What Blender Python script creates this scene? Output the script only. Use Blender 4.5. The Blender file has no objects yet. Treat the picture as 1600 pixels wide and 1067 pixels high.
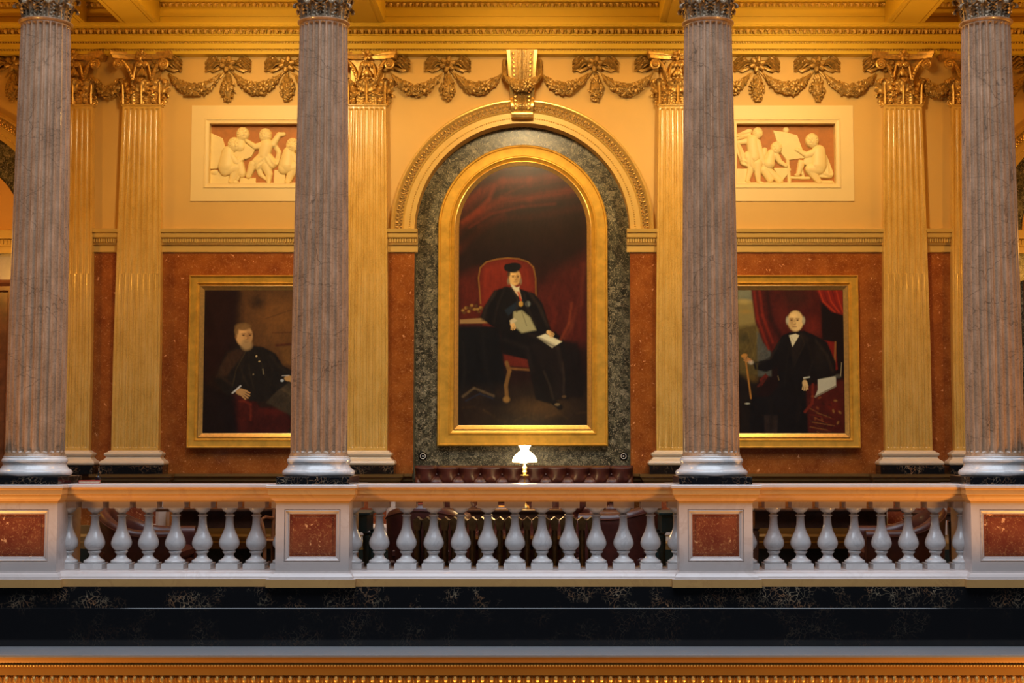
import bpy, math, random
import numpy as np
from mathutils import Vector, Matrix
PI = math.pi
sc = bpy.context.scene
COL = sc.collection
# ------------------------------------------------------------------ camera, world, lights, exposure
cam = bpy.data.cameras.new('camera'); cam.lens = 50; cam.sensor_width = 36; cam.sensor_fit = 'HORIZONTAL'
cam.shift_x = -59/1600
camo = bpy.data.objects.new('camera', cam); COL.objects.link(camo)
camo.location = (.34, -14, 1.55); camo.rotation_euler = (PI/2 + math.radians(4.03), 0, 0)
cam.clip_end = 200
sc.camera = camo
w = bpy.data.worlds.new('atrium_air'); sc.world = w; w.use_nodes = True
bg = w.node_tree.nodes['Background']; bg.inputs[0].default_value = (.72, .8, 1, 1); bg.inputs[1].default_value = .025
vs = sc.view_settings; vs.view_transform = 'Standard'; vs.look = 'None'; vs.exposure = 0; vs.gamma = 1; vs.use_curve_mapping = False
def area(name, loc, target, sx, sy, e, c):
    l = bpy.data.lights.new(name, 'AREA'); l.shape = 'RECTANGLE'; l.size = sx; l.size_y = sy; l.energy = e; l.color = c
    o = bpy.data.objects.new(name, l); COL.objects.link(o); o.location = loc
    o.rotation_euler = (Vector(target)-Vector(loc)).to_track_quat('-Z', 'Y').to_euler(); return o
def point(name, loc, e, c, r=.12):
    l = bpy.data.lights.new(name, 'POINT'); l.energy = e; l.color = c; l.shadow_soft_size = r
    o = bpy.data.objects.new(name, l); COL.objects.link(o); o.location = loc; return o
WARM = (1, .55, .12)
# daylight from the glass roof of the atrium, above and before the gallery
area('atrium_skylight', (0, -6.6, 13), (0, -6.59, 0), 15, 11, 3000, (.78, .87, 1))
# lamps of the gallery ceiling, and the lower lamps of the end bays
def spot(name, loc, target, e, c, ang, r=.12):
    l = bpy.data.lights.new(name, 'SPOT'); l.energy = e; l.color = c; l.spot_size = math.radians(ang); l.spot_blend = .9; l.shadow_soft_size = r
    o = bpy.data.objects.new(name, l); COL.objects.link(o); o.location = loc
    o.rotation_euler = (Vector(target)-Vector(loc)).to_track_quat('-Z', 'Y').to_euler(); return o
for x, e in ((0, 60), (-3.3, 48), (3.3, 58)):
    point('gallery_ceiling_lamp', (x, 1.2, 6.62), e, WARM, .15)
for x, e in ((0, 250), (-2.9, 280), (2.9, 335)):
    spot('picture_spotlight', (x, .45, 6.15), (x*1.05, 3.45, 4.5), e, (1, .73, .37), 100, .25)
for s, e in ((-1, 75), (1, 75)):
    point('end_bay_lamp', (s*7.0, 1.5, 3.8), e, (1, .44, .055), .10)
# warm lamps of the hall below
for x, e in ((-8.0, 640), (8.0, 800)):
    area('hall_lamp', (x, -3.4, -4.6), (x*.75, -.3, .9), .9, .9, e, (1, .48, .12))
area('hall_glow', (0, -4.2, -6.0), (0, -.3, .8), 9, 1.5, 105, (1, .58, .26))

# ------------------------------------------------------------------ mesh builder
class MB:
    def __init__(s): s.v = []; s.f = []
    def add(s, vs_, fs, M=None):
        b = len(s.v)
        s.v += [tuple(M @ Vector(p)) for p in vs_] if M is not None else [tuple(p) for p in vs_]
        s.f += [tuple(i+b for i in f) for f in fs]; return s
    def box(s, x0, x1, y0, y1, z0, z1, M=None):
        return s.add([(x0,y0,z0),(x1,y0,z0),(x1,y1,z0),(x0,y1,z0),(x0,y0,z1),(x1,y0,z1),(x1,y1,z1),(x0,y1,z1)],
              [(0,3,2,1),(4,5,6,7),(0,1,5,4),(1,2,6,5),(2,3,7,6),(3,0,4,7)], M)
    def bevbox(s, x0, x1, y0, y1, z0, z1, b=.01, M=None):
        rings = [(b, z0), (0, z0+b), (0, z1-b), (b, z1)]
        vs_ = []; fs = []
        for i, z in rings:
            vs_ += [(x0+i,y0+i,z),(x1-i,y0+i,z),(x1-i,y1-i,z),(x0+i,y1-i,z)]
        for k in range(3):
            for j in range(4):
                a = k*4+j; c = k*4+(j+1)%4; fs.append((a, c, c+4, a+4))
        fs.append((3,2,1,0)); fs.append((12,13,14,15)); return s.add(vs_, fs, M)
    def lathe(s, prof, n=32, M=None, a0=0, a1=2*PI, cap=True):
        full = abs(a1-a0-2*PI) < 1e-6; m = n if full else n+1
        vs_ = []; fs = []
        for r, z in prof:
            for k in range(m):
                a = a0+(a1-a0)*k/n; vs_.append((r*math.cos(a), r*math.sin(a), z))
        for i in range(len(prof)-1):
            for k in range(n):
                k2 = (k+1) % m; fs.append((i*m+k, i*m+k2, (i+1)*m+k2, (i+1)*m+k))
        if cap and full:
            fs.append(tuple(reversed(range(m)))); fs.append(tuple(range((len(prof)-1)*m, len(prof)*m)))
        return s.add(vs_, fs, M)
    def rect(s, prof, hx, d, back=None, M=None):
        # rectangular mouldings: prof of (offset, z); back = fixed rear y (else symmetric)
        vs_ = []; fs = []
        for o, z in prof:
            yb = back if back is not None else d+o
            vs_ += [(-hx-o, -d-o, z), (hx+o, -d-o, z), (hx+o, yb, z), (-hx-o, yb, z)]
        n = len(prof)
        for i in range(n-1):
            for j in range(4):
                a = i*4+j; b = i*4+(j+1)%4; fs.append((a, b, b+4, a+4))
        fs.append((3,2,1,0)); fs.append(tuple((n-1)*4+j for j in range(4)))
        return s.add(vs_, fs, M)
    def ext_x(s, prof, x0, x1, M=None):
        n = len(prof)
        vs_ = [(x0, y, z) for y, z in prof] + [(x1, y, z) for y, z in prof]
        fs = [(i, (i+1) % n, n+(i+1) % n, n+i) for i in range(n)]
        fs += [tuple(reversed(range(n))), tuple(range(n, 2*n))]
        return s.add(vs_, fs, M)
    def ext_y(s, prof, y0, y1, M=None):
        n = len(prof)
        vs_ = [(x, y0, z) for x, z in prof] + [(x, y1, z) for x, z in prof]
        fs = [(i, n+i, n+(i+1) % n, (i+1) % n) for i in range(n)]
        fs += [tuple(range(n)), tuple(reversed(range(n, 2*n)))]
        return s.add(vs_, fs, M)
    def ell(s, c, r, n=8, m=5, M=None):
        vs_ = [(0,0,-1)]; fs = []
        for i in range(1, m):
            t = -PI/2+PI*i/m
            for k in range(n):
                a = 2*PI*k/n; vs_.append((math.cos(t)*math.cos(a), math.cos(t)*math.sin(a), math.sin(t)))
        vs_.append((0,0,1)); L = len(vs_)-1
        for k in range(n):
            k2 = (k+1) % n
            fs.append((0, 1+k2, 1+k)); fs.append((L, L-n+k, L-n+k2))
            for i in range(m-2): fs.append((1+i*n+k, 1+i*n+k2, 1+(i+1)*n+k2, 1+(i+1)*n+k))
        R = M if M is not None else Matrix()
        c = Vector(c)
        return s.add([c + (R @ Vector((p[0]*r[0], p[1]*r[1], p[2]*r[2]))) for p in vs_], fs)
    def tube(s, pts, rad, n=8, M=None, flat=None, cap=True):
        pts = [Vector(p) for p in pts]; N = len(pts)
        if not hasattr(rad, '__len__'): rad = [rad]*N
        vs_ = []; fs = []; up = Vector((0, 1, 0.01)).normalized()
        for i, p in enumerate(pts):
            t = (pts[min(i+1, N-1)]-pts[max(i-1, 0)]).normalized()
            u = up - t*up.dot(t)
            if u.length < 1e-4: u = Vector((1,0,0)) - t*t.x
            u.normalize(); up = u; b = t.cross(u)
            for k in range(n):
                a = 2*PI*k/n; vs_.append(p + u*(math.cos(a)*rad[i]*(flat or 1)) + b*(math.sin(a)*rad[i]))
        for i in range(N-1):
            for k in range(n): fs.append((i*n+k, i*n+(k+1) % n, (i+1)*n+(k+1) % n, (i+1)*n+k))
        if cap: fs.append(tuple(reversed(range(n)))); fs.append(tuple(range((N-1)*n, N*n)))
        return s.add(vs_, fs, M)
    def grid(s, fn, nu, nv, M=None):
        vs_ = [fn(i/nu, j/nv) for j in range(nv+1) for i in range(nu+1)]
        fs = [(j*(nu+1)+i, j*(nu+1)+i+1, (j+1)*(nu+1)+i+1, (j+1)*(nu+1)+i) for j in range(nv) for i in range(nu)]
        return s.add(vs_, fs, M)
    def frame(s, path, prof, closed=True, M=None):
        # path: (x,z) counter-clockwise seen from the front (-y); prof: (inset, out)
        n = len(path); P = [Vector((p[0], p[1])) for p in path]; mit = []
        for i in range(n):
            if closed or 0 < i < n-1:
                e1 = (P[i]-P[i-1]).normalized(); e2 = (P[(i+1) % n]-P[i]).normalized()
            elif i == 0: e1 = e2 = (P[1]-P[0]).normalized()
            else: e1 = e2 = (P[-1]-P[-2]).normalized()
            n1 = Vector((-e1.y, e1.x)); n2 = Vector((-e2.y, e2.x)); mit.append((n1+n2)/(1+n1.dot(n2)))
        vs_ = []; fs = []; k = len(prof)
        for i in range(n):
            for a, o in prof: q = P[i]+mit[i]*a; vs_.append((q.x, -o, q.y))
        for i in range(n if closed else n-1):
            j = (i+1) % n
            for t in range(k-1): fs.append((i*k+t, j*k+t, j*k+t+1, i*k+t+1))
        return s.add(vs_, fs, M)
    def rosette(s, c, r, n=6, th=.02, core=True, M=None):
        T = Matrix.Translation(Vector(c)); T = M @ T if M is not None else T
        for k in range(n):
            a = 2*PI*k/n+.3
            R = T @ Matrix.Rotation(-a, 4, 'Y')
            s.ell((0,0,0), (1,1,1), 7, 5, R.to_3x3() @ Matrix.Diagonal((r*.48, th*.6, r*.30))) if False else None
            vs_ = MB().ell((0,0,0), (r*.46, th*.55, r*.30), 8, 5)
            s.add([(p[0]+r*.55, p[1]-th*(.3+.3*abs(p[0])/r), p[2]) for p in vs_.v], vs_.f, R)
        if core:
            s.lathe([(r*.34, 0), (r*.36, th*.9), (r*.28, th*1.35), (r*.18, th*1.1), (r*.14, th*1.6), (r*.01, th*1.9)], 14, T @ Matrix.Rotation(PI/2, 4, 'X'))
        return s
    def rose(s, c, r, M=None):
        T = Matrix.Translation(Vector(c)); T = M @ T if M is not None else T
        T = T @ Matrix.Rotation(PI/2, 4, 'X')
        s.lathe([(r*.7, -r*.3), (r, 0), (r*1.0, r*.25), (r*.86, r*.3), (r*.74, r*.12), (r*.66, r*.4), (r*.52, r*.45), (r*.42, r*.25), (r*.34, r*.55), (r*.2, r*.58), (r*.12, r*.42), (r*.02, r*.5)], 14, T)
        for k in range(5):
            a = 2*PI*k/5; s.ell(T @ Vector((r*.95*math.cos(a), r*.95*math.sin(a), -.1*r)), (r*.5, r*.22, r*.4), 6, 4, Matrix.Rotation(-a, 3, 'Y'))
        return s
    def build(s, name, mat, parent=None, loc=None, smooth=True, ang=35):
        me = bpy.data.meshes.new(name); me.from_pydata(s.v, [], s.f); me.validate(); me.update()
        o = bpy.data.objects.new(name, me); COL.objects.link(o)
        if mat: me.materials.append(mat)
        if smooth:
            me.polygons.foreach_set('use_smooth', [True]*len(me.polygons)); me.set_sharp_from_angle(angle=math.radians(ang))
        if parent: o.parent = parent
        if loc: o.location = loc
        return o
def tag(o, label, cat, group=None, kind=None):
    o['label'] = label; o['category'] = cat
    if group: o['group'] = group
    if kind: o['kind'] = kind
    return o
def thing(name, label, cat, loc=(0,0,0), rz=0, group=None):
    o = bpy.data.objects.new(name, None); COL.objects.link(o); o.location = loc; o.rotation_euler = (0,0,rz); o.empty_display_size = .1
    return tag(o, label, cat, group)
def dup(root, loc, label, rz=None, sx=1):
    def cp(o, par):
        c = o.copy(); COL.objects.link(c)
        if par: c.parent = par
        for ch in o.children: cp(ch, c)
        return c
    r = cp(root, None); r.location = loc; r['label'] = label
    if rz is not None: r.rotation_euler = (0,0,rz)
    return r
def struct(name, mb, mat, parent=None, **k):
    o = mb.build(name, mat, parent, **k)
    if parent is None: o['kind'] = 'structure'
    return o
def T(x, y, z): return Matrix.Translation((x, y, z))
def RX(a): return Matrix.Rotation(a, 4, 'X')
def RY(a): return Matrix.Rotation(a, 4, 'Y')
def RZ(a): return Matrix.Rotation(a, 4, 'Z')

# ------------------------------------------------------------------ materials
def lin(c): return tuple(((x/255)/12.92 if x/255 <= .04045 else ((x/255+.055)/1.055)**2.4) for x in c)
class NT:
    def __init__(s, name, rough=.5, metal=0, coat=0, spec=.5):
        s.m = bpy.data.materials.new(name); s.m.use_nodes = True; s.t = s.m.node_tree
        s.b = s.t.nodes['Principled BSDF']; s.b.inputs['Roughness'].default_value = rough; s.b.inputs['Metallic'].default_value = metal
        s.b.inputs['Coat Weight'].default_value = coat; s.b.inputs['Coat Roughness'].default_value = .08; s.b.inputs['Specular IOR Level'].default_value = spec
    def n(s, t, **k):
        q = s.t.nodes.new(t)
        for a, b in k.items():
            if a in q.inputs.keys(): q.inputs[a].default_value = b
            else: setattr(q, a, b)
        return q
    def l(s, a, b): s.t.links.new(a, b)
    def coords(s, scale=(1,1,1)):
        tc = s.n('ShaderNodeTexCoord'); oi = s.n('ShaderNodeObjectInfo'); mu = s.n('ShaderNodeMath', operation='MULTIPLY'); mu.inputs[1].default_value = 37
        s.l(oi.outputs['Random'], mu.inputs[0])
        ad = s.n('ShaderNodeVectorMath', operation='ADD'); s.l(tc.outputs['Object'], ad.inputs[0]); s.l(mu.outputs[0], ad.inputs[1])
        mp = s.n('ShaderNodeMapping'); mp.inputs['Scale'].default_value = scale; s.l(ad.outputs[0], mp.inputs[0]); return mp.outputs[0]
    def noise(s, v, scale, detail=4, rough=.55, dist=0):
        q = s.n('ShaderNodeTexNoise', Scale=scale, Detail=detail, Roughness=rough, Distortion=dist); s.l(v, q.inputs['Vector']); return q.outputs['Fac']
    def vor(s, v, scale, feature='F1', out='Distance', rnd=1):
        q = s.n('ShaderNodeTexVoronoi', feature=feature, Scale=scale, Randomness=rnd); s.l(v, q.inputs['Vector']); return q.outputs[out]
    def ramp(s, fac, stops):
        q = s.n('ShaderNodeValToRGB'); e = q.color_ramp.elements
        while len(e) < len(stops): e.new(.5)
        for i, (p, c) in enumerate(stops):
            e[i].position = p; e[i].color = (*c, 1) if hasattr(c, '__len__') else (c, c, c, 1)
        s.l(fac, q.inputs[0]); return q.outputs[0]
    def mix(s, fac, a, b, mode='MIX'):
        q = s.n('ShaderNodeMix', data_type='RGBA', blend_type=mode)
        for i, x in ((0, fac), (6, a), (7, b)):
            if hasattr(x, 'is_linked') or hasattr(x, 'node'): s.l(x, q.inputs[i])
            else: q.inputs[i].default_value = (*x, 1) if hasattr(x, '__len__') else x
        return q.outputs[2]
    def mul(s, a, b):
        q = s.n('ShaderNodeMath', operation='MULTIPLY')
        for i, x in enumerate((a, b)):
            if hasattr(x, 'node'): s.l(x, q.inputs[i])
            else: q.inputs[i].default_value = x
        return q.outputs[0]
    def color(s, c):
        if hasattr(c, 'node'): s.l(c, s.b.inputs['Base Color'])
        else: s.b.inputs['Base Color'].default_value = (*c, 1)
    def bump(s, h, st, d=.01):
        q = s.n('ShaderNodeBump', Strength=st, Distance=d); s.l(h, q.inputs['Height']); s.l(q.outputs[0], s.b.inputs['Normal'])
def plain(name, c, rough=.5, metal=0, coat=0, var=.12, scale=6, spec=.5):
    t = NT(name, rough, metal, coat, spec); v = t.coords()
    n = t.noise(v, scale, 5)
    lo = tuple(x*(1-var) for x in c); hi = tuple(min(1, x*(1+var)) for x in c)
    t.color(t.ramp(n, [(.3, lo), (.7, hi)])); return t.m
M_ = {}
M_['paint'] = plain('buff_wall_paint', (.65, .425, .135), .6, var=.04, scale=1.5)
M_['lunette'] = plain('orange_wall_paint', (.72, .40, .12), .6, var=.04, scale=1.5)
M_['cream'] = plain('cream_paint', (.78, .62, .30), .5, var=.03, scale=2)
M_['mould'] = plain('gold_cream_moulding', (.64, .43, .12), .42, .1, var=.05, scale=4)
M_['ceil'] = plain('ochre_ceiling_paint', (.64, .45, .045), .55, var=.04, scale=2)
M_['gilt'] = plain('bright_gilding', (.82, .54, .17), .30, .75, var=.12, scale=30)
M_['gilt_old'] = plain('old_gilding', (.38, .235, .065), .42, .35, var=.4, scale=25)
M_['gilt_cap'] = plain('capital_gilding', (.58, .36, .10), .36, .5, var=.3, scale=25)
M_['bronze_shaded'] = plain('shaded_bronze_gilding', (.30, .22, .14), .40, .5, var=.4, scale=25)  # bronze-gold of the column capitals, their lack of light darkened into the colour
M_['frame'] = plain('picture_frame_gilding', (.76, .44, .06), .38, .45, var=.18, scale=9)
M_['leather'] = plain('burgundy_leather', (.062, .014, .010), .40, var=.3, scale=12, coat=.1)
M_['wood'] = plain('dark_mahogany', (.055, .022, .012), .3, var=.4, scale=9, coat=.3)
M_['wood2'] = plain('brown_mahogany', (.16, .06, .022), .3, var=.4, scale=9, coat=.3)
M_['iron'] = plain('dark_bronze_iron', (.17, .115, .05), .36, .6, var=.3, scale=20)
M_['black'] = plain('black_enamel', (.008, .008, .009), .25, var=.2)
M_['white'] = plain('white_enamel', (.8, .8, .78), .3, var=.03)
M_['brass'] = plain('polished_brass', (.80, .56, .22), .25, .9, var=.08, scale=20)
M_['greenpaint'] = plain('dark_green_lacquer', (.012, .03, .03), .3, var=.2)
M_['red'] = plain('red_book_cloth', (.42, .03, .025), .5, var=.15, scale=20)
M_['page'] = plain('book_pages', (.68, .5, .33), .7, var=.15, scale=60)
M_['amber'] = plain('ochre_book_cloth', (.55, .25, .05), .5, var=.15, scale=20)
M_['floor'] = plain('dark_carpet', (.05, .022, .015), .9, var=.3, scale=8)
M_['reliefbg'] = plain('terracotta_ground', (.42, .16, .035), .6, var=.12, scale=14)
M_['relief'] = plain('cream_plaster_relief', (.80, .66, .32), .5, var=.04, scale=9)
M_['doorwood'] = plain('door_casing_wood', (.20, .075, .03), .35, var=.3, scale=7, coat=.3)

def scagliola(name, base, dark, light, crack, rough, coat, crackscale=2.2):
    t = NT(name, rough, 0, coat); v = t.coords(); vv = t.coords((1, 1, .35))
    n1 = t.noise(vv, 9, 6, .65); n2 = t.noise(v, 70, 3, .6)
    c = t.ramp(n1, [(.25, dark), (.5, base), (.8, light)])
    c = t.mix(t.ramp(n2, [(.35, 0), (.75, .5)]), c, light)
    c = t.mix(t.ramp(n2, [(.28, .45), (.42, 0)]), c, dark)
    if crack:
        wv = t.n('ShaderNodeVectorMath', operation='ADD'); nz = t.n('ShaderNodeTexNoise', Scale=5.0, Detail=4.0); t.l(v, nz.inputs['Vector'])
        sc_ = t.n('ShaderNodeVectorMath', operation='SCALE'); sc_.inputs['Scale'].default_value = .16; t.l(nz.outputs['Color'], sc_.inputs[0])
        cv = t.coords((1, 1, 2.4)); t.l(cv, wv.inputs[0]); t.l(sc_.outputs[0], wv.inputs[1])
        e = t.vor(wv.outputs[0], crackscale, 'DISTANCE_TO_EDGE')
        patch = t.ramp(t.noise(v, 1.7, 2), [(.38, 0), (.5, 1)])
        c = t.mix(t.mul(t.mul(t.ramp(e, [(0, 1), (.006, .6), (.012, 0)]), patch), crack), c, tuple(x*.35 for x in dark))
    t.color(c); return t.m
M_['lilac'] = scagliola('lilac_grey_scagliola', (.285, .172, .098), (.155, .085, .044), (.50, .325, .21), .65, .34, .25)
M_['golden'] = scagliola('golden_scagliola', (.64, .40, .09), (.46, .26, .04), (.76, .52, .17), .15, .28, .5)
def marble(name, base, vein, rough=.25, vs_=3, amt=.5, coat=.2):
    t = NT(name, rough, 0, coat); v = t.coords()
    n = t.noise(v, vs_, 6, .6, 1.2); m = t.noise(v, vs_*.6, 3)
    f = t.mul(t.ramp(n, [(.44, 0), (.5, 1), (.56, 0)]), t.ramp(m, [(.4, 0), (.7, amt)]))
    c = t.mix(f, t.ramp(m, [(.3, tuple(x*.9 for x in base)), (.7, base)]), vein); t.color(c); return t.m
M_['wmarble'] = marble('white_marble', (.66, .63, .61), (.38, .36, .36), .2, 6)
M_['pmarble'] = marble('pinkish_marble', (.60, .51, .47), (.38, .27, .22), .32, 3, .45)
M_['rmarble'] = marble('warm_siena_marble', (.58, .32, .11), (.36, .17, .06), .3, 4, .5)
M_['smarble'] = marble('pale_grey_marble', (.50, .47, .44), (.3, .27, .25), .3, 4, .5)
M_['stone'] = marble('grey_ledge_stone', (.19, .19, .195), (.14, .14, .145), .4, 4, .3)
M_['bmarble'] = plain('cream_base_marble', (.66, .56, .42), .3, var=.06, scale=5, coat=.2)
def porphyry(name, base, fleck, dark, scale=1.0):
    t = NT(name, .26, 0, .35); v = t.coords()
    st = t.n('ShaderNodeVectorMath', operation='ADD'); nz = t.n('ShaderNodeTexNoise', Scale=26.0*scale, Detail=3.0); t.l(v, nz.inputs['Vector'])
    s2 = t.n('ShaderNodeVectorMath', operation='SCALE'); s2.inputs['Scale'].default_value = .08; t.l(nz.outputs['Color'], s2.inputs[0])
    t.l(v, st.inputs[0]); t.l(s2.outputs[0], st.inputs[1])
    n0 = t.noise(v, 5*scale, 5, .6)
    c = t.ramp(n0, [(.3, dark), (.65, base)])
    n1 = t.noise(st.outputs[0], 48*scale, 3, .7)
    c = t.mix(t.ramp(n1, [(.55, 0), (.66, .55)]), c, fleck)
    c = t.mix(t.ramp(n1, [(.3, .6), (.42, 0)]), c, dark)
    n2 = t.noise(st.outputs[0], 17*scale, 2, .5)
    c = t.mix(t.ramp(n2, [(.69, 0), (.72, .75)]), c, tuple(min(1, x*1.5+.06) for x in fleck))
    t.color(c); return t.m
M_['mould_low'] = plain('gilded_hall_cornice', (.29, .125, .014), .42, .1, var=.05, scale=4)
M_['dadom'] = marble('ochre_dado_marble', (.19, .11, .035), (.12, .06, .02), .3, 4, .5)
M_['porph'] = porphyry('red_porphyry_cladding', (.36, .11, .018), (.56, .25, .07), (.21, .05, .008))
M_['porph2'] = porphyry('red_flecked_marble_panel', (.28, .072, .028), (.62, .29, .10), (.17, .03, .014), 1.0)
def breccia():
    t = NT('green_breccia_marble', .34, 0, .3); t.b.inputs['Coat Roughness'].default_value = .3; v = t.coords()
    st = t.n('ShaderNodeVectorMath', operation='ADD'); nz = t.n('ShaderNodeTexNoise', Scale=14.0, Detail=4.0); t.l(v, nz.inputs['Vector'])
    s2 = t.n('ShaderNodeVectorMath', operation='SCALE'); s2.inputs['Scale'].default_value = .10; t.l(nz.outputs['Color'], s2.inputs[0])
    t.l(v, st.inputs[0]); t.l(s2.outputs[0], st.inputs[1])
    c1 = t.n('ShaderNodeTexVoronoi', Scale=17.0); t.l(st.outputs[0], c1.inputs['Vector'])
    sep = t.n('ShaderNodeSeparateColor'); t.l(c1.outputs['Color'], sep.inputs[0])
    c = t.ramp(sep.outputs[0], [(0, (.022, .021, .011)), (.45, (.075, .072, .042)), (.8, (.17, .16, .10)), (1, (.28, .26, .18))])
    n = t.noise(st.outputs[0], 62, 3, .7)
    c = t.mix(t.ramp(n, [(.40, .9), (.47, 0)]), c, (.016, .017, .010))
    c = t.mix(t.ramp(n, [(.57, 0), (.62, .9)]), c, (.48, .43, .28))
    c2 = t.vor(st.outputs[0], 34, 'F1'); c = t.mix(t.ramp(c2, [(.12, .95), (.20, 0)]), c, (.62, .54, .36))
    t.color(c); return t.m
M_['breccia'] = breccia()
def portoro(name, amt):
    t = NT(name, .16, 0, .3); v = t.coords()
    st = t.n('ShaderNodeVectorMath', operation='ADD'); nz = t.n('ShaderNodeTexNoise', Scale=7.0, Detail=5.0); t.l(v, nz.inputs['Vector'])
    s2 = t.n('ShaderNodeVectorMath', operation='SCALE'); s2.inputs['Scale'].default_value = .22; t.l(nz.outputs['Color'], s2.inputs[0])
    t.l(v, st.inputs[0]); t.l(s2.outputs[0], st.inputs[1])
    e = t.vor(st.outputs[0], 22, 'DISTANCE_TO_EDGE'); p = t.ramp(t.noise(v, 3.2, 4, .6), [(.47, 0), (.66, 1)])
    f = t.mul(t.mul(t.ramp(e, [(0, 1), (.03, .6), (.07, 0)]), p), amt)
    c = t.mix(f, (.007, .007, .008), t.ramp(t.noise(v, 9, 2), [(.35, (.45, .22, .10)), (.6, (.50, .38, .24))])); t.color(c); return t.m
M_['portoro'] = portoro('black_portoro_marble', .9)
M_['portoro2'] = portoro('black_portoro_marble_plain', .10); M_['portoro2'].node_tree.nodes['Principled BSDF'].inputs['Roughness'].default_value = .08
M_['verde'] = portoro('dark_green_skirting_marble', .12)
M_['verde'].node_tree.nodes['Mix'].inputs[6].default_value = (.015, .022, .018, 1)
def shade():
    t = NT('lit_opal_glass', .2); t.color((.9, .85, .75)); t.b.inputs['Emission Color'].default_value = (1, .80, .45, 1); t.b.inputs['Emission Strength'].default_value = 7; return t.m
M_['opal'] = shade()
def painted():
    t = NT('oil_paint_on_canvas', .33, 0, .15); a = t.n('ShaderNodeVertexColor', layer_name='paint'); t.color(a.outputs[0])
    t.bump(t.noise(t.coords(), 120, 3), .15, .002); return t.m
M_['oil'] = painted()
# ------------------------------------------------------------------ setting
W = 3.45; NR = 1.33; ACX = 7.2; SPZ = 4.165; TOPW = 6.40
def arc(cx, cz, r, n=48, a0=0, a1=PI): return [(cx+r*math.cos(a0+(a1-a0)*i/n), cz+r*math.sin(a0+(a1-a0)*i/n)) for i in range(n+1)]
struct('floor', MB().box(-9.5, 9.5, -.30, 7.0, -.06, 0), M_['floor'])
wb = MB()
def wallrect(mb, x0, x1, z0, z1, y=W): mb.add([(x0,y,z0),(x1,y,z0),(x1,y,z1),(x0,y,z1)], [(0,1,2,3)])
solid = [(-9.5, -ACX-NR), (-ACX+NR, -NR), (NR, ACX-NR), (ACX+NR, 9.5)]
for a, b in solid:
    if abs(a+b) > 1 and abs(a) < 6 and abs(b) < 6:               # recess of the relief panel
        c = math.copysign(3.275, a+b); z0, z1 = 4.745, 5.495
        wallrect(wb, a, c-.613, 3.88, TOPW); wallrect(wb, c+.613, b, 3.88, TOPW); wallrect(wb, c-.613, c+.613, 3.88, z0); wallrect(wb, c-.613, c+.613, z1, TOPW)
    else: wallrect(wb, a, b, 3.88, TOPW)
for cx in (-ACX, 0, ACX):
    pts = arc(cx, SPZ, NR)
    for i in range(48):
        (x0, z0), (x1, z1) = pts[i], pts[i+1]
        wb.add([(x1,W,z1),(x0,W,z0),(x0,W,TOPW),(x1,W,TOPW)], [(0,1,2,3)])
        wb.add([(x0,W,z0),(x1,W,z1),(x1,W+.2,z1),(x0,W+.2,z0)], [(0,1,2,3)])       # arch soffit
    for x in (cx-NR, cx+NR): wb.add([(x,W,3.88),(x,W+.2,3.88),(x,W+.2,SPZ),(x,W,SPZ)], [(0,1,2,3)])
wb.add([(-9.5,W+.4,0),(9.5,W+.4,0),(9.5,W+.4,TOPW+1),(-9.5,W+.4,TOPW+1)], [(0,1,2,3)])
wall = struct('wall_back', wb, M_['paint'], smooth=False)
pw = MB()
for a, b in solid: wallrect(pw, a, b, 1.16, 3.90, W+.002)
pw.build('porphyry_cladding', M_['porph'], wall, smooth=False)
dd = MB()
for a, b in solid: wallrect(dd, a, b, .26, 1.16, W-.03)
dd.build('dado', M_['porph'], wall, smooth=False)
nm = MB(); pts = arc(0, SPZ, NR+.06)
nm.add([(-NR-.06, W+.2, 0)] + [(NR+.06, W+.2, 0)] + [(x, W+.2, z) for x, z in pts], [tuple(range(len(pts)+2))])
for x in (-NR, NR): nm.add([(x,W,0),(x,W+.2,0),(x,W+.2,3.89),(x,W,3.89)], [(0,1,2,3)])
nm.build('green_marble_niche', M_['breccia'], wall, smooth=False)
# lunettes and doors of the end bays
for k, cx in enumerate((-ACX, ACX)):
    gm = MB(); pts = arc(cx, SPZ-.05, NR+.03)
    gm.add([(x, W+.2, z) for x, z in pts], [tuple(range(len(pts)))]); gm.build('green_lunette_ring', M_['breccia'], wall, smooth=False)
    lt = MB(); pts = arc(cx, SPZ-.02, .96); lt.ext_y(pts, W+.17, W+.195); lt.build('lunette_panel', M_['lunette'], wall, smooth=False)
    tr = MB(); tr.box(cx-NR, cx+NR, W+.10, W+.2, 3.885, 3.975); tr.box(cx-NR, cx+NR, W+.08, W+.2, 3.975, 4.055); tr.box(cx-NR, cx+NR, W+.04, W+.2, 4.06, 4.165)
    for i in range(60): x = cx-NR+.02+i*.0445; tr.box(x, x+.02, W+.07, W+.08, 3.99, 4.05)
    tr.build('transom_moulding', M_['mould'], wall, smooth=False)
    gj = MB(); gj.box(cx-NR, cx+NR, W+.15, W+.2, 0, 3.885); gj.build('marble_lining', M_['smarble'] if k == 0 else M_['breccia'], wall, smooth=False)
    d = MB(); d.frame([(cx-.97, 0), (cx+.97, 0), (cx+.97, 3.55), (cx-.97, 3.55)], [(0, -W-.15), (0, -W-.06), (.04, -W-.04), (.08, -W-.07), (.13, -W-.07), (.15, -W-.10), (.15, -W-.15)])
    do = struct('door_%d' % (k+1), d, M_['doorwood'])
    MB().box(cx-.82, cx+.82, W+.11, W+.149, .02, 3.40).build('door_leaf', M_['wood2'], do)
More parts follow.
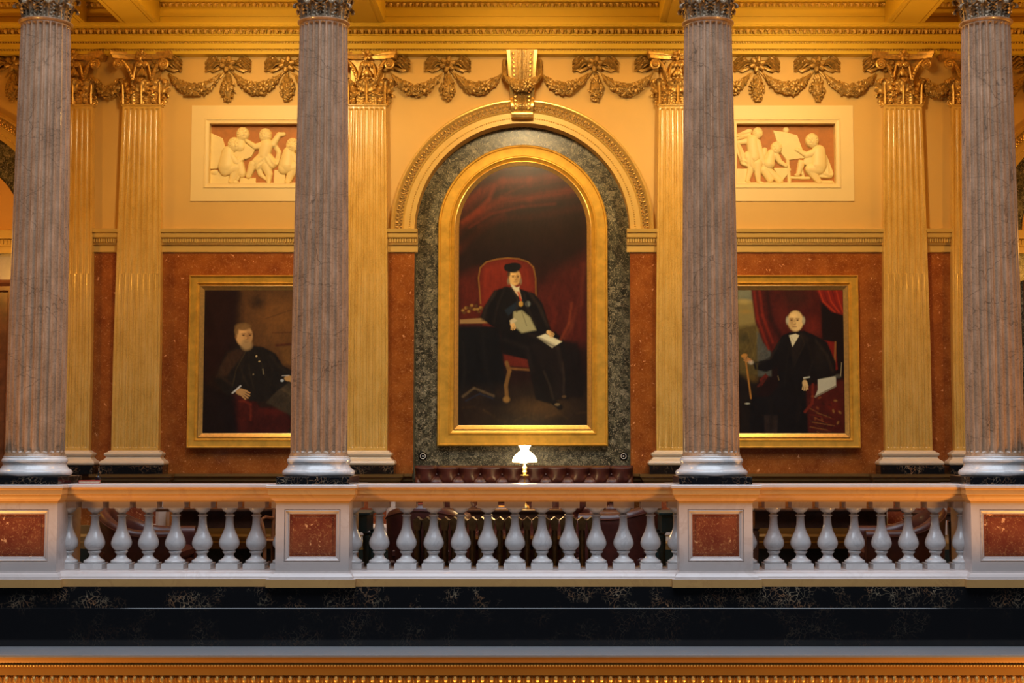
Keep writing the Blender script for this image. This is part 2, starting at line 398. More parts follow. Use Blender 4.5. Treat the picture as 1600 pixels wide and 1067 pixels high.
# string course (cornice at the springing of the arches)
sp = [(W, 3.885), (W-.02, 3.885), (W-.02, 3.968), (W-.035, 3.972), (W-.035, 3.99), (W-.03, 4.0), (W-.045, 4.05), (W-.07, 4.062), (W-.075, 4.115), (W-.092, 4.122), (W-.10, 4.165), (W, 4.165)]
def course(n, segs, rets):
    o = None
    for i, (a, b) in enumerate(segs):
        m = MB().ext_x(sp, a, b)
        k = int((b-a)/.03)
        for j in range(k):
            x = a+.01+j*(b-a-.01)/k; m.box(x, x+.016, W-.052, W-.03, 4.002, 4.048)
        if i == 0: o = struct('trim_%d' % n, m, M_['mould'], ang=25)
        else: m.build('course_length', M_['mould'], o, ang=25)
        MB().box(a, b, W-.038, W-.03, 3.971, 3.991).build('gilt_fillet', M_['gilt'], o)
    return o
course(1, [(-5.32, -4.955), (-4.47, -2.17), (-1.68, -1.29)], 0)
course(2, [(1.29, 1.68), (2.17, 4.47), (4.955, 5.32)], 0)
# entablature under the ceiling
ep = [(W+.05, 6.336), (3.30, 6.336), (3.30, 6.374), (3.325, 6.376), (3.325, 6.394), (3.285, 6.396), (3.285, 6.462), (3.315, 6.464), (3.315, 6.484), (3.27, 6.486), (3.27, 6.555), (3.245, 6.560), (3.245, 6.568), (3.275, 6.572), (3.275, 6.61), (3.25, 6.635), (3.165, 6.642), (3.165, 6.652), (3.15, 6.657), (3.15, 6.69), (W+.05, 6.69)]
ent = struct('trim_3', MB().ext_x(ep, -9.5, 9.5), M_['ceil'], ang=20)
def beads(z, y, r, p, x0, x1):
    m = MB(); n = int((x1-x0)/p)
    for i in range(n): m.ell((x0+i*p, y, z), (p*.34, r, r), 6, 4)
    return m
beads(6.385, 3.306, .0095, .036, -6.9, 6.9).build('bead_moulding', M_['mould'], ent)
beads(6.474, 3.294, .011, .033, -6.9, 6.9).build('bead_moulding', M_['mould'], ent)
def eggs(x0, x1, p, y, z, ry, rz, tilt=.7):
    m = MB(); n = int((x1-x0)/p)
    R = Matrix.Rotation(tilt, 3, 'X')
    for i in range(n):
        x = x0+i*p
        m.ell((x, y-.004, z-rz*.1), (p*.25, ry, rz*.9), 8, 5, R)
        m.tube([(x+p*.5-p*.40*math.cos(PI*t/6), y+.004-.006*math.sin(PI*t/6), z+rz*.5-rz*1.5*math.sin(PI*t/6)) for t in range(7)], .006, 4) if False else None
        m.ell((x+p*.5, y+.006, z-.002), (p*.07, ry*.8, rz*1.05), 5, 4, R)
        m.ell((x, y+.012, z+rz*.55), (p*.40, ry*.6, rz*.55), 8, 4, R)
    return m
eggs(-6.9, 6.9, .088, 3.232, 6.600, .030, .034).build('egg_and_dart', M_['mould'], ent)
# ceiling: coffers, beams, the wall above the cornice
cl = MB(); cl.box(-9.5, 9.5, .3, 3.6, 7.06, 7.15)
cl.box(-9.5, 9.5, 3.25, 3.5, 6.69, 7.06); cl.box(-9.5, 9.5, 3.235, 3.25, 6.79, 6.88); cl.box(-9.5, 9.5, 3.17, 3.25, 6.955, 7.06)
ceil = struct('ceiling', cl, M_['ceil'], smooth=False)
cr = eggs(-6.5, 6.5, .080, 3.20, 6.925, .02, .028); cr.build('coffer_egg_moulding', M_['mould'], ceil)
for s in (-1, 1):
    for x, hw in ((1.925, .235), (4.71, .235), (5.555, .18)):
        b = MB(); x *= s; b.box(x-hw, x+hw, .3, 3.24, 6.692, 7.06); b.box(x-hw*.66, x+hw*.66, .3, 3.20, 6.682, 6.692)
        for q in (-1, 1):
            b.ext_y([(x+q*hw, 6.95), (x+q*(hw+.05), 6.99), (x+q*(hw+.06), 7.06), (x+q*hw, 7.06)][::q], .3, 3.24)
            b.box(x+q*hw*.80-.008, x+q*hw*.80+.008, .3, 3.20, 6.684, 6.692)
        b.build('ceiling_beam', M_['ceil'], ceil, smooth=False)
fa = MB(); fa.box(-9.5, 9.5, -.30, .30, 6.362, 8.0); struct('wall_front', fa, M_['ceil'], smooth=False)
for nme, x in (('wall_left', -9.5), ('wall_right', 9.5)):
    struct(nme, MB().box(min(x, x+.1*math.copysign(1, x)), max(x, x+.1*math.copysign(1, x)), -.3, 3.85, 0, 7.1), M_['paint'], smooth=False)
# dado cap, base mouldings, green skirting
capp = [(0, 1.028), (-.02, 1.028), (-.025, 1.06), (-.05, 1.075), (-.055, 1.105), (-.075, 1.12), (-.085, 1.13), (-.085, 1.16), (0, 1.16)]
basp = [(0, .255), (-.06, .255), (-.06, .33), (-.045, .345), (-.04, .40), (-.02, .43), (-.012, .53), (0, .54)]
t4 = MB(); t5 = MB(); sk = MB()
for a, b in ((-5.87, -NR-.0), (NR+.0, 5.87)):
    t4.ext_x([(W-.03+y, z) for y, z in capp], a, b); t5.ext_x([(W-.03+y, z) for y, z in basp], a, b); sk.box(a, b, W-.10, W, 0, .257)
struct('trim_4', t4, M_['dadom'], ang=25); struct('trim_5', t5, M_['dadom'], ang=25); struct('baseboard_back', sk, M_['verde'])
# black marble bands, grey ledge and gilded cornice below the balustrade
b1 = struct('wall_gallery_edge', MB().box(-9.5, 9.5, -.36, -.30, -.02, .176), M_['portoro'])
MB().bevbox(-9.5, 9.5, -.43, -.30, -.376, -.018, .004).build('lower_black_band', M_['portoro2'], b1)
struct('trim_6', MB().ext_x([(-.30, -.376), (-.885, -.376), (-.905, -.384), (-.905, -.402), (-.89, -.408), (-.30, -.408)], -9.5, 9.5), M_['stone'])
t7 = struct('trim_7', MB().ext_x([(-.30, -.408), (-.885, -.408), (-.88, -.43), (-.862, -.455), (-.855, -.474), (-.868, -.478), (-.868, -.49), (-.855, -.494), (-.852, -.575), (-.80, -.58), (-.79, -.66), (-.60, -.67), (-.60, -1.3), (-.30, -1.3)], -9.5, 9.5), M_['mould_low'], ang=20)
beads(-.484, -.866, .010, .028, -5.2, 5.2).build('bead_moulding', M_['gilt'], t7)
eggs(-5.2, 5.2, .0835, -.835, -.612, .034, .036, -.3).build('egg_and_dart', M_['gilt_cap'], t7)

# ------------------------------------------------------------------ fluting
def flute_depth(t, e, w, d, cable):
    # t across flute -1..1, e = distance to nearest flute end, w half width
    if abs(t) >= 1: return 0
    if e <= 0: return 0
    s = max(0, (w-e)/w)
    q = 1-t*t-s*s
    if q <= 0: return 0
    return d*(.18+.75*t*t)*min(1, q*12) if cable else d*math.sqrt(q)
def zrows(z0, z1, zc, w, n=26):
    r = [z0, z0+.012] + [z0+.014+w*1.05*i/6 for i in range(7)] + [z1-.014-w*1.05*i/6 for i in range(7)] + [z1-.012, z1, zc-.001, zc+.001, zc+.02]
    r += [z0+.1+(z1-z0-.2)*i/n for i in range(n+1)]
    return sorted(set(round(x, 4) for x in r))
def taper(u, rb, rt): # entasis
    return rb if u < .25 else rb+(rt-rb)*(((u-.25)/.75)**1.25)
def column_shaft(z0, z1, rb, rt, nf=24, d=.026, zc=None):
    m = MB(); sub = 10; n = nf*sub; R = zrows(z0+.03, z1-.045, z0+.5, .03); rows = [z0, z0+.012, z0+.02] + R + [z1-.03]
    rows = sorted(set(rows)); vs_ = []; w = .03
    for z in rows:
        u = (z-z0)/(z1-z0); r = taper(u, rb, rt)
        if z < z0+.025: r += .012*(1-(z-z0)/.025)
        for k in range(n):
            t = ((k % sub)+.0)/sub*2-1; t /= .80
            e = min(z-(z0+.03), (z1-.045)-z)
            rr = r-flute_depth(t, e, w, d, z < zc); a = 2*PI*k/n
            vs_.append((rr*math.cos(a), rr*math.sin(a), z))
    fs = [(i*n+k, i*n+(k+1) % n, (i+1)*n+(k+1) % n, (i+1)*n+k) for i in range(len(rows)-1) for k in range(n)]
    m.add(vs_, fs)
    m.lathe([(rt-.01, z1-.031), (rt+.004, z1-.03), (rt+.016, z1-.022), (rt+.024, z1-.012), (rt+.024, z1-.004), (rt+.014, z1), (rt-.03, z1)], 64)
    return m
def pilaster_shaft(z0, z1, hb, ht, zc, proj=.10, nf=7, d=.018):
    m = MB(); sub = 10; w = .026; R = zrows(z0+.03, z1-.05, zc, w); rows = sorted(set([z0, z0+.02]+R+[z1-.025])); vs_ = []
    xs_ = []
    mg = .06
    xs_.append((-1, None))
    for f in range(nf):
        for j in range(sub+1):
            t = j/sub*2-1; xs_.append((-1+mg+(2-2*mg)*(f+.5+t*.40)/nf, t))
    xs_.append((1, None)); n = len(xs_)
    for z in rows:
        u = (z-z0)/(z1-z0); h = taper(u, hb, ht)
        e = min(z-(z0+.03), z1-.05-z)
        vs_.append((-h, 0, z))
        for x, t in xs_:
            dd_ = 0 if t is None else flute_depth(t, e, w, d, z < zc)
            vs_.append((x*h, -proj+dd_, z))
        vs_.append((h, 0, z))
    n += 2
    m.add(vs_, [(i*n+k, i*n+k+1, (i+1)*n+k+1, (i+1)*n+k) for i in range(len(rows)-1) for k in range(n-1)])
    m.rect([(-.01, z1-.026), (.004, z1-.025), (.018, z1-.014), (.018, z1-.003), (.006, z1)], ht, proj, 0)
    return m
# ------------------------------------------------------------------ acanthus leaf, volutes
def leaf_mb(h, wd, curl=.16, out=.02, lobes=4):
    nu, nv = 18, 40
    rc = curl*h; L5 = lobes+1
    def f(a, b):
        u = a*2-1
        if b < .74:
            q = b/.74; o = out*q*q; z = q*(h-rc)
        else:
            q = (b-.74)/.26*PI*1.15; o = out+rc*(1-math.cos(q)); z = h-rc+rc*math.sin(q)
        wv = wd*.5*(.55+.75*math.sin(PI*min(1, b*.9+.08))**.8)*(1 if b < .74 else max(.25, 1-(b-.74)*2.4))
        wv *= .78+.34*abs(math.sin(b*PI*L5))**.7
        rid = .016*math.exp(-(u/.13)**2)+.011*math.cos(u*PI*4)*(.4+abs(u))-.020*u*u+.012*abs(u)*math.cos((b*L5-abs(u)*.8)*2*PI)
        return (u*wv, -(o+.012+rid*.8), z)
    m = MB().grid(f, nu, nv)
    return m
def spiral_pts(cx, cz, r0, r1, turns, a0, sgn, y0, y1, n=30):
    return [(cx+sgn*(r0+(r1-r0)*i/n)*math.cos(a0+turns*2*PI*i/n), y0+(y1-y0)*i/n, cz+(r0+(r1-r0)*i/n)*math.sin(a0+turns*2*PI*i/n)) for i in range(n+1)]
LH = .15; UH = .31; CH = .65
leaf_lo = leaf_mb(LH, .235, .2, .025); leaf_up = leaf_mb(UH, .20, .13, .05)
def mesh_of(mb, name, mat):
    me = bpy.data.meshes.new(name); me.from_pydata(mb.v, [], mb.f); me.materials.append(mat); me.polygons.foreach_set('use_smooth', [True]*len(me.polygons)); return me
def cap_volute(sgn, hw, corner, ymul=1):
    m = MB()
    # stalk rising from between the leaves and rolling into the corner volute
    m.tube([(sgn*.118, -.03, .20), (sgn*.118, -.045, .27)], [.012, .022], 8)
    m.ell((sgn*.118, -.045, .275), (.028, .024, .010), 8, 4)
    st = [(sgn*.118, -.045, .28), (sgn*.135, -.05, .36), (sgn*.165, -.06, .44), (sgn*.205, -.075, .505), (sgn*.245, -.09, .54)]
    sp_ = spiral_pts(sgn*.278, .487, .058, .012, 1.9, PI*.62, -sgn if False else sgn, -.10, -.13)
    sp_ = [(sgn*.278+sgn*(-(x-sgn*.278)*sgn if False else (x-sgn*.278)*sgn), y, z) for x, y, z in sp_]
    m.tube(st, [.018, .022, .024, .022, .020], 8)
    m.tube(spiral2(sgn*.278, .487, .062, .012, sgn), [.020-.010*i/30 for i in range(31)], 8)
    m.ell((sgn*.278, -.125, .487), (.020, .022, .020), 8, 6)
    # inner helix
    m.tube([(sgn*.118, -.045, .28), (sgn*.10, -.05, .38), (sgn*.085, -.055, .46), (sgn*.07, -.06, .51), (sgn*.045, -.065, .525)], [.014]*5, 6)
    m.tube(spiral2(sgn*.040, .497, .034, .008, -sgn, -.07, -.085), .011, 6)
    m.ell((sgn*.035, -.082, .497), (.012, .012, .012), 6, 4)
    # acanthus frill on the stalk
    for q in range(7):
        t = q/6; m.ell((sgn*(.125+.10*t*t), -.065-.02*t, .30+.20*t), (.020, .014, .016), 6, 4)
    return m
def spiral2(cx, cz, r0, r1, sgn, y0=-.10, y1=-.13, turns=1.9, n=30):
    # starts at the top going outwards
    P = []
    for i in range(n+1):
        a = PI/2+.5 - turns*2*PI*i/n; r = r0+(r1-r0)*i/n
        P.append((cx+sgn*r*math.cos(a), y0+(y1-y0)*i/n, cz+r*math.sin(a)))
    return P
def abacus_pil():
    # concave-fronted abacus between two horns; back at y=0
    m = MB(); H = .385; D = .215
    def outline(s):
        p = []
        n = 14
        for i in range(n+1):
            t = i/n*2-1
            p.append((t*(H-.02)*s, -(D-.085*(1-t*t))*s))
        return [(-H*s, 0)] + [(-H*s, -(D-.03)*s)] + p + [(H*s, -(D-.03)*s)] + [(H*s, 0)]
    rings = [(.93, .562), (.945, .580), (.965, .598), (.97, .606), (1, .610), (1, .642), (.985, .648)]
    vs_ = []; n = None
    for s, z in rings:
        o = outline(s); n = len(o); vs_ += [(x, y, z) for x, y in o]
    fs = [(i*n+k, i*n+(k+1) % n, (i+1)*n+(k+1) % n, (i+1)*n+k) for i in range(len(rings)-1) for k in range(n)]
    fs += [tuple(reversed(range(n))), tuple((len(rings)-1)*n+k for k in range(n))]
    m.add(vs_, fs); return m
lo_me = mesh_of(leaf_lo, 'leaf', M_['gilt_cap']); up_me = mesh_of(leaf_up, 'leaf', M_['gilt_cap'])
lo_br = mesh_of(leaf_lo, 'leaf', M_['bronze_shaded']); up_br = mesh_of(leaf_up, 'leaf', M_['bronze_shaded'])
def put(me, name, par, M):
    o = bpy.data.objects.new(name, me); COL.objects.link(o); o.parent = par; o.matrix_local = M; return o
def pilaster_capital(par):
    b = MB(); h = .235
    b.rect([(-.03, 0), (-.03, .3), (-.025, .45), (-.01, .53), (0, .57)], h, .075, 0)
    for x in (-.225, 0, .225): b.tube([(x, -.125, 0), (x, -.135, .12), (x*1.02, -.14, .24)], [.018, .015, .011], 6)
    cap = b.build('capital', M_['gilt_cap'], par, (0, 0, 5.713))
    for x in (-.115, .115): put(lo_me, 'lower_leaf', cap, T(x, -.09, 0))
    for s in (-1, 1): put(lo_me, 'lower_leaf', cap, T(s*.215, -.045, 0) @ RZ(s*PI/2) @ Matrix.Diagonal((.6, 1, 1, 1)))
    put(up_me, 'upper_leaf', cap, T(0, -.085, 0))
    for s in (-1, 1): put(up_me, 'upper_leaf', cap, T(s*.205, -.075, 0) @ RZ(s*PI*.25))
    for s in (-1, 1): cap_volute(s, h, 0).build('volute', M_['gilt_cap'], cap, (0, -.06, 0))
    fl = MB(); fl.tube([(0, -.10, .38), (0, -.12, .5), (0, -.15, .56)], .010, 6); fl.rosette((0, -.165, .597), .072, 6, .035); fl.ell((0, -.12, .40), (.035, .02, .05), 7, 5); fl.ell((-.04, -.115, .38), (.02, .018, .04), 6, 4, Matrix.Rotation(.5, 3, 'Y')); fl.ell((.04, -.115, .38), (.02, .018, .04), 6, 4, Matrix.Rotation(-.5, 3, 'Y')); fl.ell((0, -.165, .597), (.045, .03, .04), 8, 5); fl.build('abacus_flower', M_['gilt_cap'], cap)
    abacus_pil().build('abacus', M_['gilt_cap'], cap, ang=40)
    return cap
def pilaster(label, x):
    t = thing('fluted_pilaster', label, 'pilaster', (x, W, 1.162), 0, 'gold marble pilasters on the back wall')
    z = -1.162
    MB().rect([(.10, 1.162+z), (.10, 1.262+z)], .286, .16, 0).build('plinth', M_['portoro'], t)
    MB().rect([(.085, 1.262+z), (.104, 1.275+z), (.108, 1.295+z), (.098, 1.315+z), (.072, 1.33+z), (.055, 1.345+z), (.046, 1.36+z), (.046, 1.372+z), (.056, 1.378+z), (.064, 1.392+z), (.064, 1.405+z), (.054, 1.418+z), (.03, 1.425+z), (.02, 1.44+z), (.004, 1.445+z)], .286, .11, 0).build('base', M_['bmarble'], t, ang=30)
    pilaster_shaft(1.445+z, 5.713+z, .286, .235, 3.61+z).build('shaft', M_['golden'], t, ang=28)
    pilaster_capital(t).location = (0, 0, 5.713+z)
    # pedestal below, breaking forward with the dado
    return t
p0 = pilaster('golden fluted pilaster left of the large arched portrait', -1.925)
dup(p0, (1.925, W, 1.162), 'golden fluted pilaster right of the large arched portrait')
dup(p0, (-4.71, W, 1.162), 'golden fluted pilaster left of the portrait of the bearded man')
dup(p0, (4.71, W, 1.162), 'golden fluted pilaster right of the portrait of the white-haired man with a cane')
dup(p0, (-5.555, W, 1.162), 'golden fluted pilaster half hidden behind the leftmost column')
dup(p0, (5.555, W, 1.162), 'golden fluted pilaster half hidden behind the rightmost column')
def pil_pedestal(label, x, hw=.42):
    t = thing('pilaster_pedestal', label, 'pedestal', (x, W-.03, 0), 0, 'pedestals under the pilasters')
    d = .16
    MB().rect([(.06, 0), (.06, .257)], hw, d, 0).build('skirting', M_['verde'], t)
    MB().rect([(.05, .258), (.05, .33), (.035, .345), (.01, .40), (0, .42), (0, .43)], hw, d, 0).build('base_moulding', M_['dadom'], t)
    f = MB(); f.frame([(-hw, .43), (hw, .43), (hw, 1.03), (-hw, 1.03)], [(0, 0), (0, d), (.09, d), (.10, d-.008), (.13, d-.03)])
    f.build('die', M_['pmarble'], t, smooth=False)
    MB().box(-hw+.12, hw-.12, -d+.03, -d+.06, .55, .91).build('red_panel', M_['porph2'], t)
    MB().rect([(0, 1.03), (.02, 1.04), (.03, 1.07), (.05, 1.085), (.055, 1.11), (.075, 1.125), (.08, 1.16)], hw, d, 0).build('cap_moulding', M_['dadom'], t)
    return t
q0 = pil_pedestal('marble pedestal with red panel under the pilaster left of the leather sofa', -1.925)
dup(q0, (1.925, W-.03, 0), 'marble pedestal with red panel under the pilaster right of the leather sofa')
dup(q0, (-4.71, W-.03, 0), 'marble pedestal with red panel seen above the leftmost leather armchair')
dup(q0, (4.71, W-.03, 0), 'marble pedestal with red panel seen above the rightmost leather armchair')
# ------------------------------------------------------------------ columns
def column(label, x):
    t = thing('fluted_column', label, 'column', (x, 0, 1.139), 0, 'grey fluted columns on the balustrade'); z = -1.139
    MB().bevbox(-.35, .35, -.345, .345, 1.139+z, 1.215+z, .004).build('plinth', M_['portoro'], t)
    MB().lathe([(.30, 1.215+z), (.335, 1.218+z), (.350, 1.232+z), (.353, 1.25+z), (.347, 1.268+z), (.330, 1.279+z), (.322, 1.282+z), (.318, 1.292+z), (.306, 1.304+z), (.297, 1.325+z), (.295, 1.336+z), (.302, 1.342+z), (.302, 1.347+z), (.300, 1.349+z), (.308, 1.356+z), (.309, 1.372+z), (.303, 1.384+z), (.296, 1.388+z), (.293, 1.392+z), (.293, 1.405+z), (.287, 1.412+z), (.27, 1.413+z)], 96).build('base', M_['wmarble'], t, ang=40)
    column_shaft(1.412+z, 5.735+z, .277, .237, zc=1.36+z).build('shaft', M_['lilac'], t, ang=28)
    b = MB(); b.lathe([(.212, 0), (.212, .3), (.235, .45), (.27, .53), (.28, .55)], 48)
    for k in range(16):
        a = 2*PI*(k+.5)/16
        b.tube([(.225*math.cos(a), .225*math.sin(a), 0), (.235*math.cos(a), .235*math.sin(a), .14), (.245*math.cos(a), .245*math.sin(a), .24)], [.011, .009, .007], 5) if k % 2 == 0 else None
    cap = b.build('capital', M_['bronze_shaded'], t, (0, 0, 5.737+z))
    for k in range(8):
        put(lo_br, 'lower_leaf', cap, RZ(2*PI*k/8+PI/8) @ T(0, -.205, 0) @ Matrix.Diagonal((.72, 1, 1.1, 1)))
        put(up_br, 'upper_leaf', cap, RZ(2*PI*k/8) @ T(0, -.205, 0) @ Matrix.Diagonal((.75, 1, 1, 1)))
    for k in range(4):
        m = MB(); st = [(0, -.25, .30), (0, -.30, .42), (0, -.36, .52)]
        m.tube(st, [.016, .018, .018], 8); m.tube([(x_*.0, -.40+y_, z_) for x_, y_, z_ in [(0, .058*math.cos(a)*(1-i/34), .487+.058*math.sin(a)*(1-i/34)) for i, a in [(i, PI/2+.4+i*.4) for i in range(30)]]], .016, 8)
        m.build('volute', M_['bronze_shaded'], cap).matrix_local = RZ(PI/4+k*PI/2)
    ab = MB(); n = 12; rings = [(.86, .55), (.92, .58), (1, .60), (1, .625)]; vs_ = []
    for s, zz in rings:
        for k in range(4):
            c = math.cos(PI/2*k); sn = math.sin(PI/2*k)
            for i in range(n):
                q = i/n*2-1; px_, py_ = q*.35*s, -(.35-.10*(1-q*q))*s; vs_.append((px_*c-py_*sn, px_*sn+py_*c, zz))
    N = 4*n; ab.add(vs_, [(i*N+k, i*N+(k+1) % N, (i+1)*N+(k+1) % N, (i+1)*N+k) for i in range(3) for k in range(N)] + [tuple(reversed(range(N))), tuple(3*N+k for k in range(N))])
    ab.build('abacus', M_['bronze_shaded'], cap)
    return t
c0 = column('grey fluted column left of the lamp, partly covering the portrait of the bearded man', -1.925)
dup(c0, (1.925, 0, 1.139), 'grey fluted column right of the lamp, partly covering the portrait of the man with a cane')
dup(c0, (-4.71, 0, 1.139), 'leftmost grey fluted column, beside the red book on the rail')
dup(c0, (4.71, 0, 1.139), 'rightmost grey fluted column, at the right edge of the photo')
# ------------------------------------------------------------------ balustrade
railp = [(-.155, .969), (-.160, .985), (-.185, .995), (-.215, 1.012), (-.232, 1.035), (-.235, 1.046), (-.250, 1.050), (-.250, 1.092), (-.258, 1.098), (-.262, 1.108), (-.272, 1.112), (-.272, 1.132), (-.266, 1.138)]
def pedestal(label, x):
    t = thing('balustrade_pedestal', label, 'pedestal', (x, 0, .172), 0, 'balustrade pedestals with red panels'); z = -.172
    f = MB(); hw = .35; y = -.345; z0, z1 = .315, .975
    A = [(-hw, z0), (hw, z0), (hw, z1), (-hw, z1)]; B = [(-.267, .41), (.267, .41), (.267, .905), (-.267, .905)]
    vs_ = [(px_, y, pz+z) for px_, pz in A+B] + [(px_, -y, pz+z) for px_, pz in A] + [(px_, y+.05, pz+z) for px_, pz in B]
    fs = [(i, (i+1) % 4, 4+(i+1) % 4, 4+i) for i in range(4)] + [(0, 8, 9, 1), (1, 9, 10, 2), (2, 10, 11, 3), (3, 11, 8, 0), (8, 11, 10, 9)] + [(4+i, 4+(i+1) % 4, 12+(i+1) % 4, 12+i) for i in range(4)] + [(12, 13, 14, 15)]
    f.add(vs_, fs); f.build('die', M_['pmarble'], t, smooth=False)
    fr = MB(); fr.frame([(px_, pz+z) for px_, pz in B], [(.0, -y-.02), (.004, -y-.006), (.012, -y-.002), (.014, -y-.012), (.034, -y-.022), (.040, -y-.018), (.048, -y-.035), (.048, -y-.05)]); fr.build('panel_moulding', M_['pmarble'], t, ang=20)
    pn = MB(); pn.box(-.222, .222, y+.030, y+.048, .452+z, .862+z); pn.bevbox(-.19, .19, y+.026, y+.034, .482+z, .832+z, .003); pn.build('red_panel', M_['porph2'], t, smooth=False)
    MB().rect([(.355+(-p[0]-.155)*.62, p[1]+z) for p in railp], 0, 0).build('cap_moulding', M_['rmarble'], t, ang=20)
    MB().rect([(.429, 1.113+z), (.4295, 1.133+z), (.425, 1.1385+z)], 0, 0).build('top_slab', M_['pmarble'], t, smooth=False)
    MB().rect([(.07, .172+z), (.07, .25+z), (.048, .254+z), (.045, .27+z), (.03, .295+z), (.012, .305+z), (.01, .316+z), (0, .317+z)], .35, .345).build('base_moulding', M_['pmarble'], t, ang=20)
    MB().rect([(.074, .172+z), (.074, .246+z)], .35, .345).build('lower_fascia', M_['rmarble'], t, smooth=False)
    return t
d0 = pedestal('marble pedestal with red panel under the column left of the lamp', -1.925)
dup(d0, (1.925, 0, .172), 'marble pedestal with red panel under the column right of the lamp')
dup(d0, (-4.71, 0, .172), 'marble pedestal with red panel at the left edge of the photo')
dup(d0, (4.71, 0, .172), 'marble pedestal with red panel at the right edge of the photo')
runs = [('left', -4.36, -2.275, 9, .263), ('middle', -1.575, 1.575, 13, .265), ('right', 2.275, 4.36, 9, .263)]
basep = [(-.29, .172), (-.345, .172), (-.345, .25), (-.322, .254), (-.318, .27), (-.295, .295), (-.262, .305), (-.25, .316)]
# baluster
def baluster():
    t = thing('baluster', '', 'baluster', (0, 0, .3165), 0, 'white marble balusters'); z = -.3165
    MB().bevbox(-.100, .100, -.100, .100, .906+z, .9688+z, .003).build('top_block', M_['pmarble'], t)
    MB().lathe([(.079, .9055+z), (.080, .917+z), (.075, .895+z), (.060, .873+z), (.042, .862+z), (.034, .858+z), (.033, .843+z), (.045, .839+z), (.050, .833+z), (.045, .826+z), (.037, .822+z), (.0375, .80+z), (.041, .743+z), (.050, .70+z), (.062, .668+z), (.080, .63+z), (.092, .602+z), (.099, .575+z), (.100, .56+z), (.096, .54+z), (.086, .52+z), (.068, .502+z), (.055, .497+z), (.052, .493+z), (.060, .489+z), (.064, .48+z), (.060, .470+z), (.048, .464+z), (.045, .455+z), (.048, .437+z), (.060, .420+z), (.078, .407+z), (.090, .402+z), (.098, .396+z), (.101, .386+z), (.098, .376+z), (.085, .3725+z)], 40).build('vase', M_['wmarble'], t, ang=45)
    MB().bevbox(-.106, .106, -.106, .106, .3165+z, .3730+z, .003).build('bottom_block', M_['wmarble'], t)
    return t
ords = ['first', 'second', 'third', 'fourth', 'fifth', 'sixth', 'seventh', 'eighth', 'ninth', 'tenth', 'eleventh', 'twelfth', 'thirteenth']
bal = None
for nme, x0, x1, n, p in runs:
    c = (x0+x1)/2
    rp = [(y, z) for y, z in railp] + [(-y, z) for y, z in reversed(railp)]
    tag(MB().ext_x(rp, x0+.004, x1-.004).build('handrail', M_['rmarble'], None, ang=20), 'veined marble handrail of the %s bay of the balustrade' % nme, 'handrail', 'handrails of the balustrade')
    MB().ext_x([(-.274, 1.113), (-.274, 1.134), (-.268, 1.1395), (.268, 1.1395), (.274, 1.134), (.274, 1.113)], x0+.07, x1-.07).build('top_slab', M_['pmarble'], bpy.data.objects['handrail' if nme == 'left' else 'handrail.00%d' % (1 if nme == 'middle' else 2)], ang=20)
    bp = basep + [(-y, z) for y, z in reversed(basep)]
    tag(MB().ext_x(bp, x0+.004, x1-.004).build('balustrade_plinth', M_['pmarble'], None, ang=20), 'marble plinth course under the balusters of the %s bay' % nme, 'plinth', 'plinth courses of the balustrade')
    MB().ext_x([(-.30, .172), (-.349, .172), (-.349, .246), (-.30, .246)], x0+.004, x1-.004).build('lower_fascia', M_['rmarble'], bpy.data.objects['balustrade_plinth' if nme == 'left' else 'balustrade_plinth.00%d' % (1 if nme == 'middle' else 2)], smooth=False)
    for k in range(n):
        lb = '%s white marble baluster from the left in the %s bay' % (ords[k], nme)
        if k in (0, n-1): lb += ', half hidden by a pedestal'
        loc = (c+(k-(n-1)/2)*p, 0, .3165)
        if bal is None: bal = baluster(); bal['label'] = lb; bal.location = loc
        else: dup(bal, loc, lb)
# ------------------------------------------------------------------ arch surrounds
rnd = random.Random(7)
arp = [(0, .0), (0, .065), (.012, .08), (.03, .08), (.042, .068), (.05, .05), (.10, .035), (.135, .03), (.145, .038), (.155, .03), (.16, .022), (.235, .022), (.29, .022), (.292, .0), (.292, -.2)]
def arch(label, cx):
    t = thing('arch_surround', label, 'arch', (cx, W, SPZ), 0, 'moulded arches on the back wall')
    R = 1.622; path = arc(0, 0, R, 96)
    MB().frame(path, arp, closed=False).build('archivolt', M_['mould'], t, ang=25)
    MB().frame(path, [(.006, .066), (.014, .083), (.028, .083), (.036, .072)], closed=False).build('gilt_lip', M_['gilt'], t, ang=25)
    m = MB(); n = 92
    for i in range(n):
        a = PI*(i+.5)/n; c, s = math.cos(a), math.sin(a); Q = T(c*(R-.074), -.052, s*(R-.074)) @ RY(-a)
        e = MB().ell((0,0,0), (.020, .012, .014), 7, 4); m.add(e.v, e.f, Q)
        e = MB().ell((-.006,0,.026), (.014, .010, .005), 5, 4); m.add(e.v, e.f, Q)
    m.build('leaf_band', M_['gilt_cap'], t)
    m = MB()
    for i in range(220):
        a = PI*(i+.5)/220; r_ = R-(.108 if i % 2 else .126); m.ell((math.cos(a)*r_, -.044, math.sin(a)*r_), (.0095, .011, .0095), 6, 4)
    m.build('pellet_band', M_['gilt'], t)
    MB().frame(path, [(.048, .052), (.05, .054), (.10, .040), (.134, .034)], closed=False).build('band_ground', M_['gilt_old'], t)
    m = MB(); n = 150
    for i in range(n):
        a = PI*(i+.5)/n; m.ell((math.cos(a)*(R-.228), -.024, math.sin(a)*(R-.228)), (.010, .010, .010), 6, 4)
    m.build('bead_moulding', M_['mould'], t)
    return t
a0 = arch('moulded arch surround of the large portrait in the middle bay', 0)
dup(a0, (-ACX, W, SPZ), 'moulded arch surround cut by the left edge of the photo')
dup(a0, (ACX, W, SPZ), 'moulded arch surround cut by the right edge of the photo')
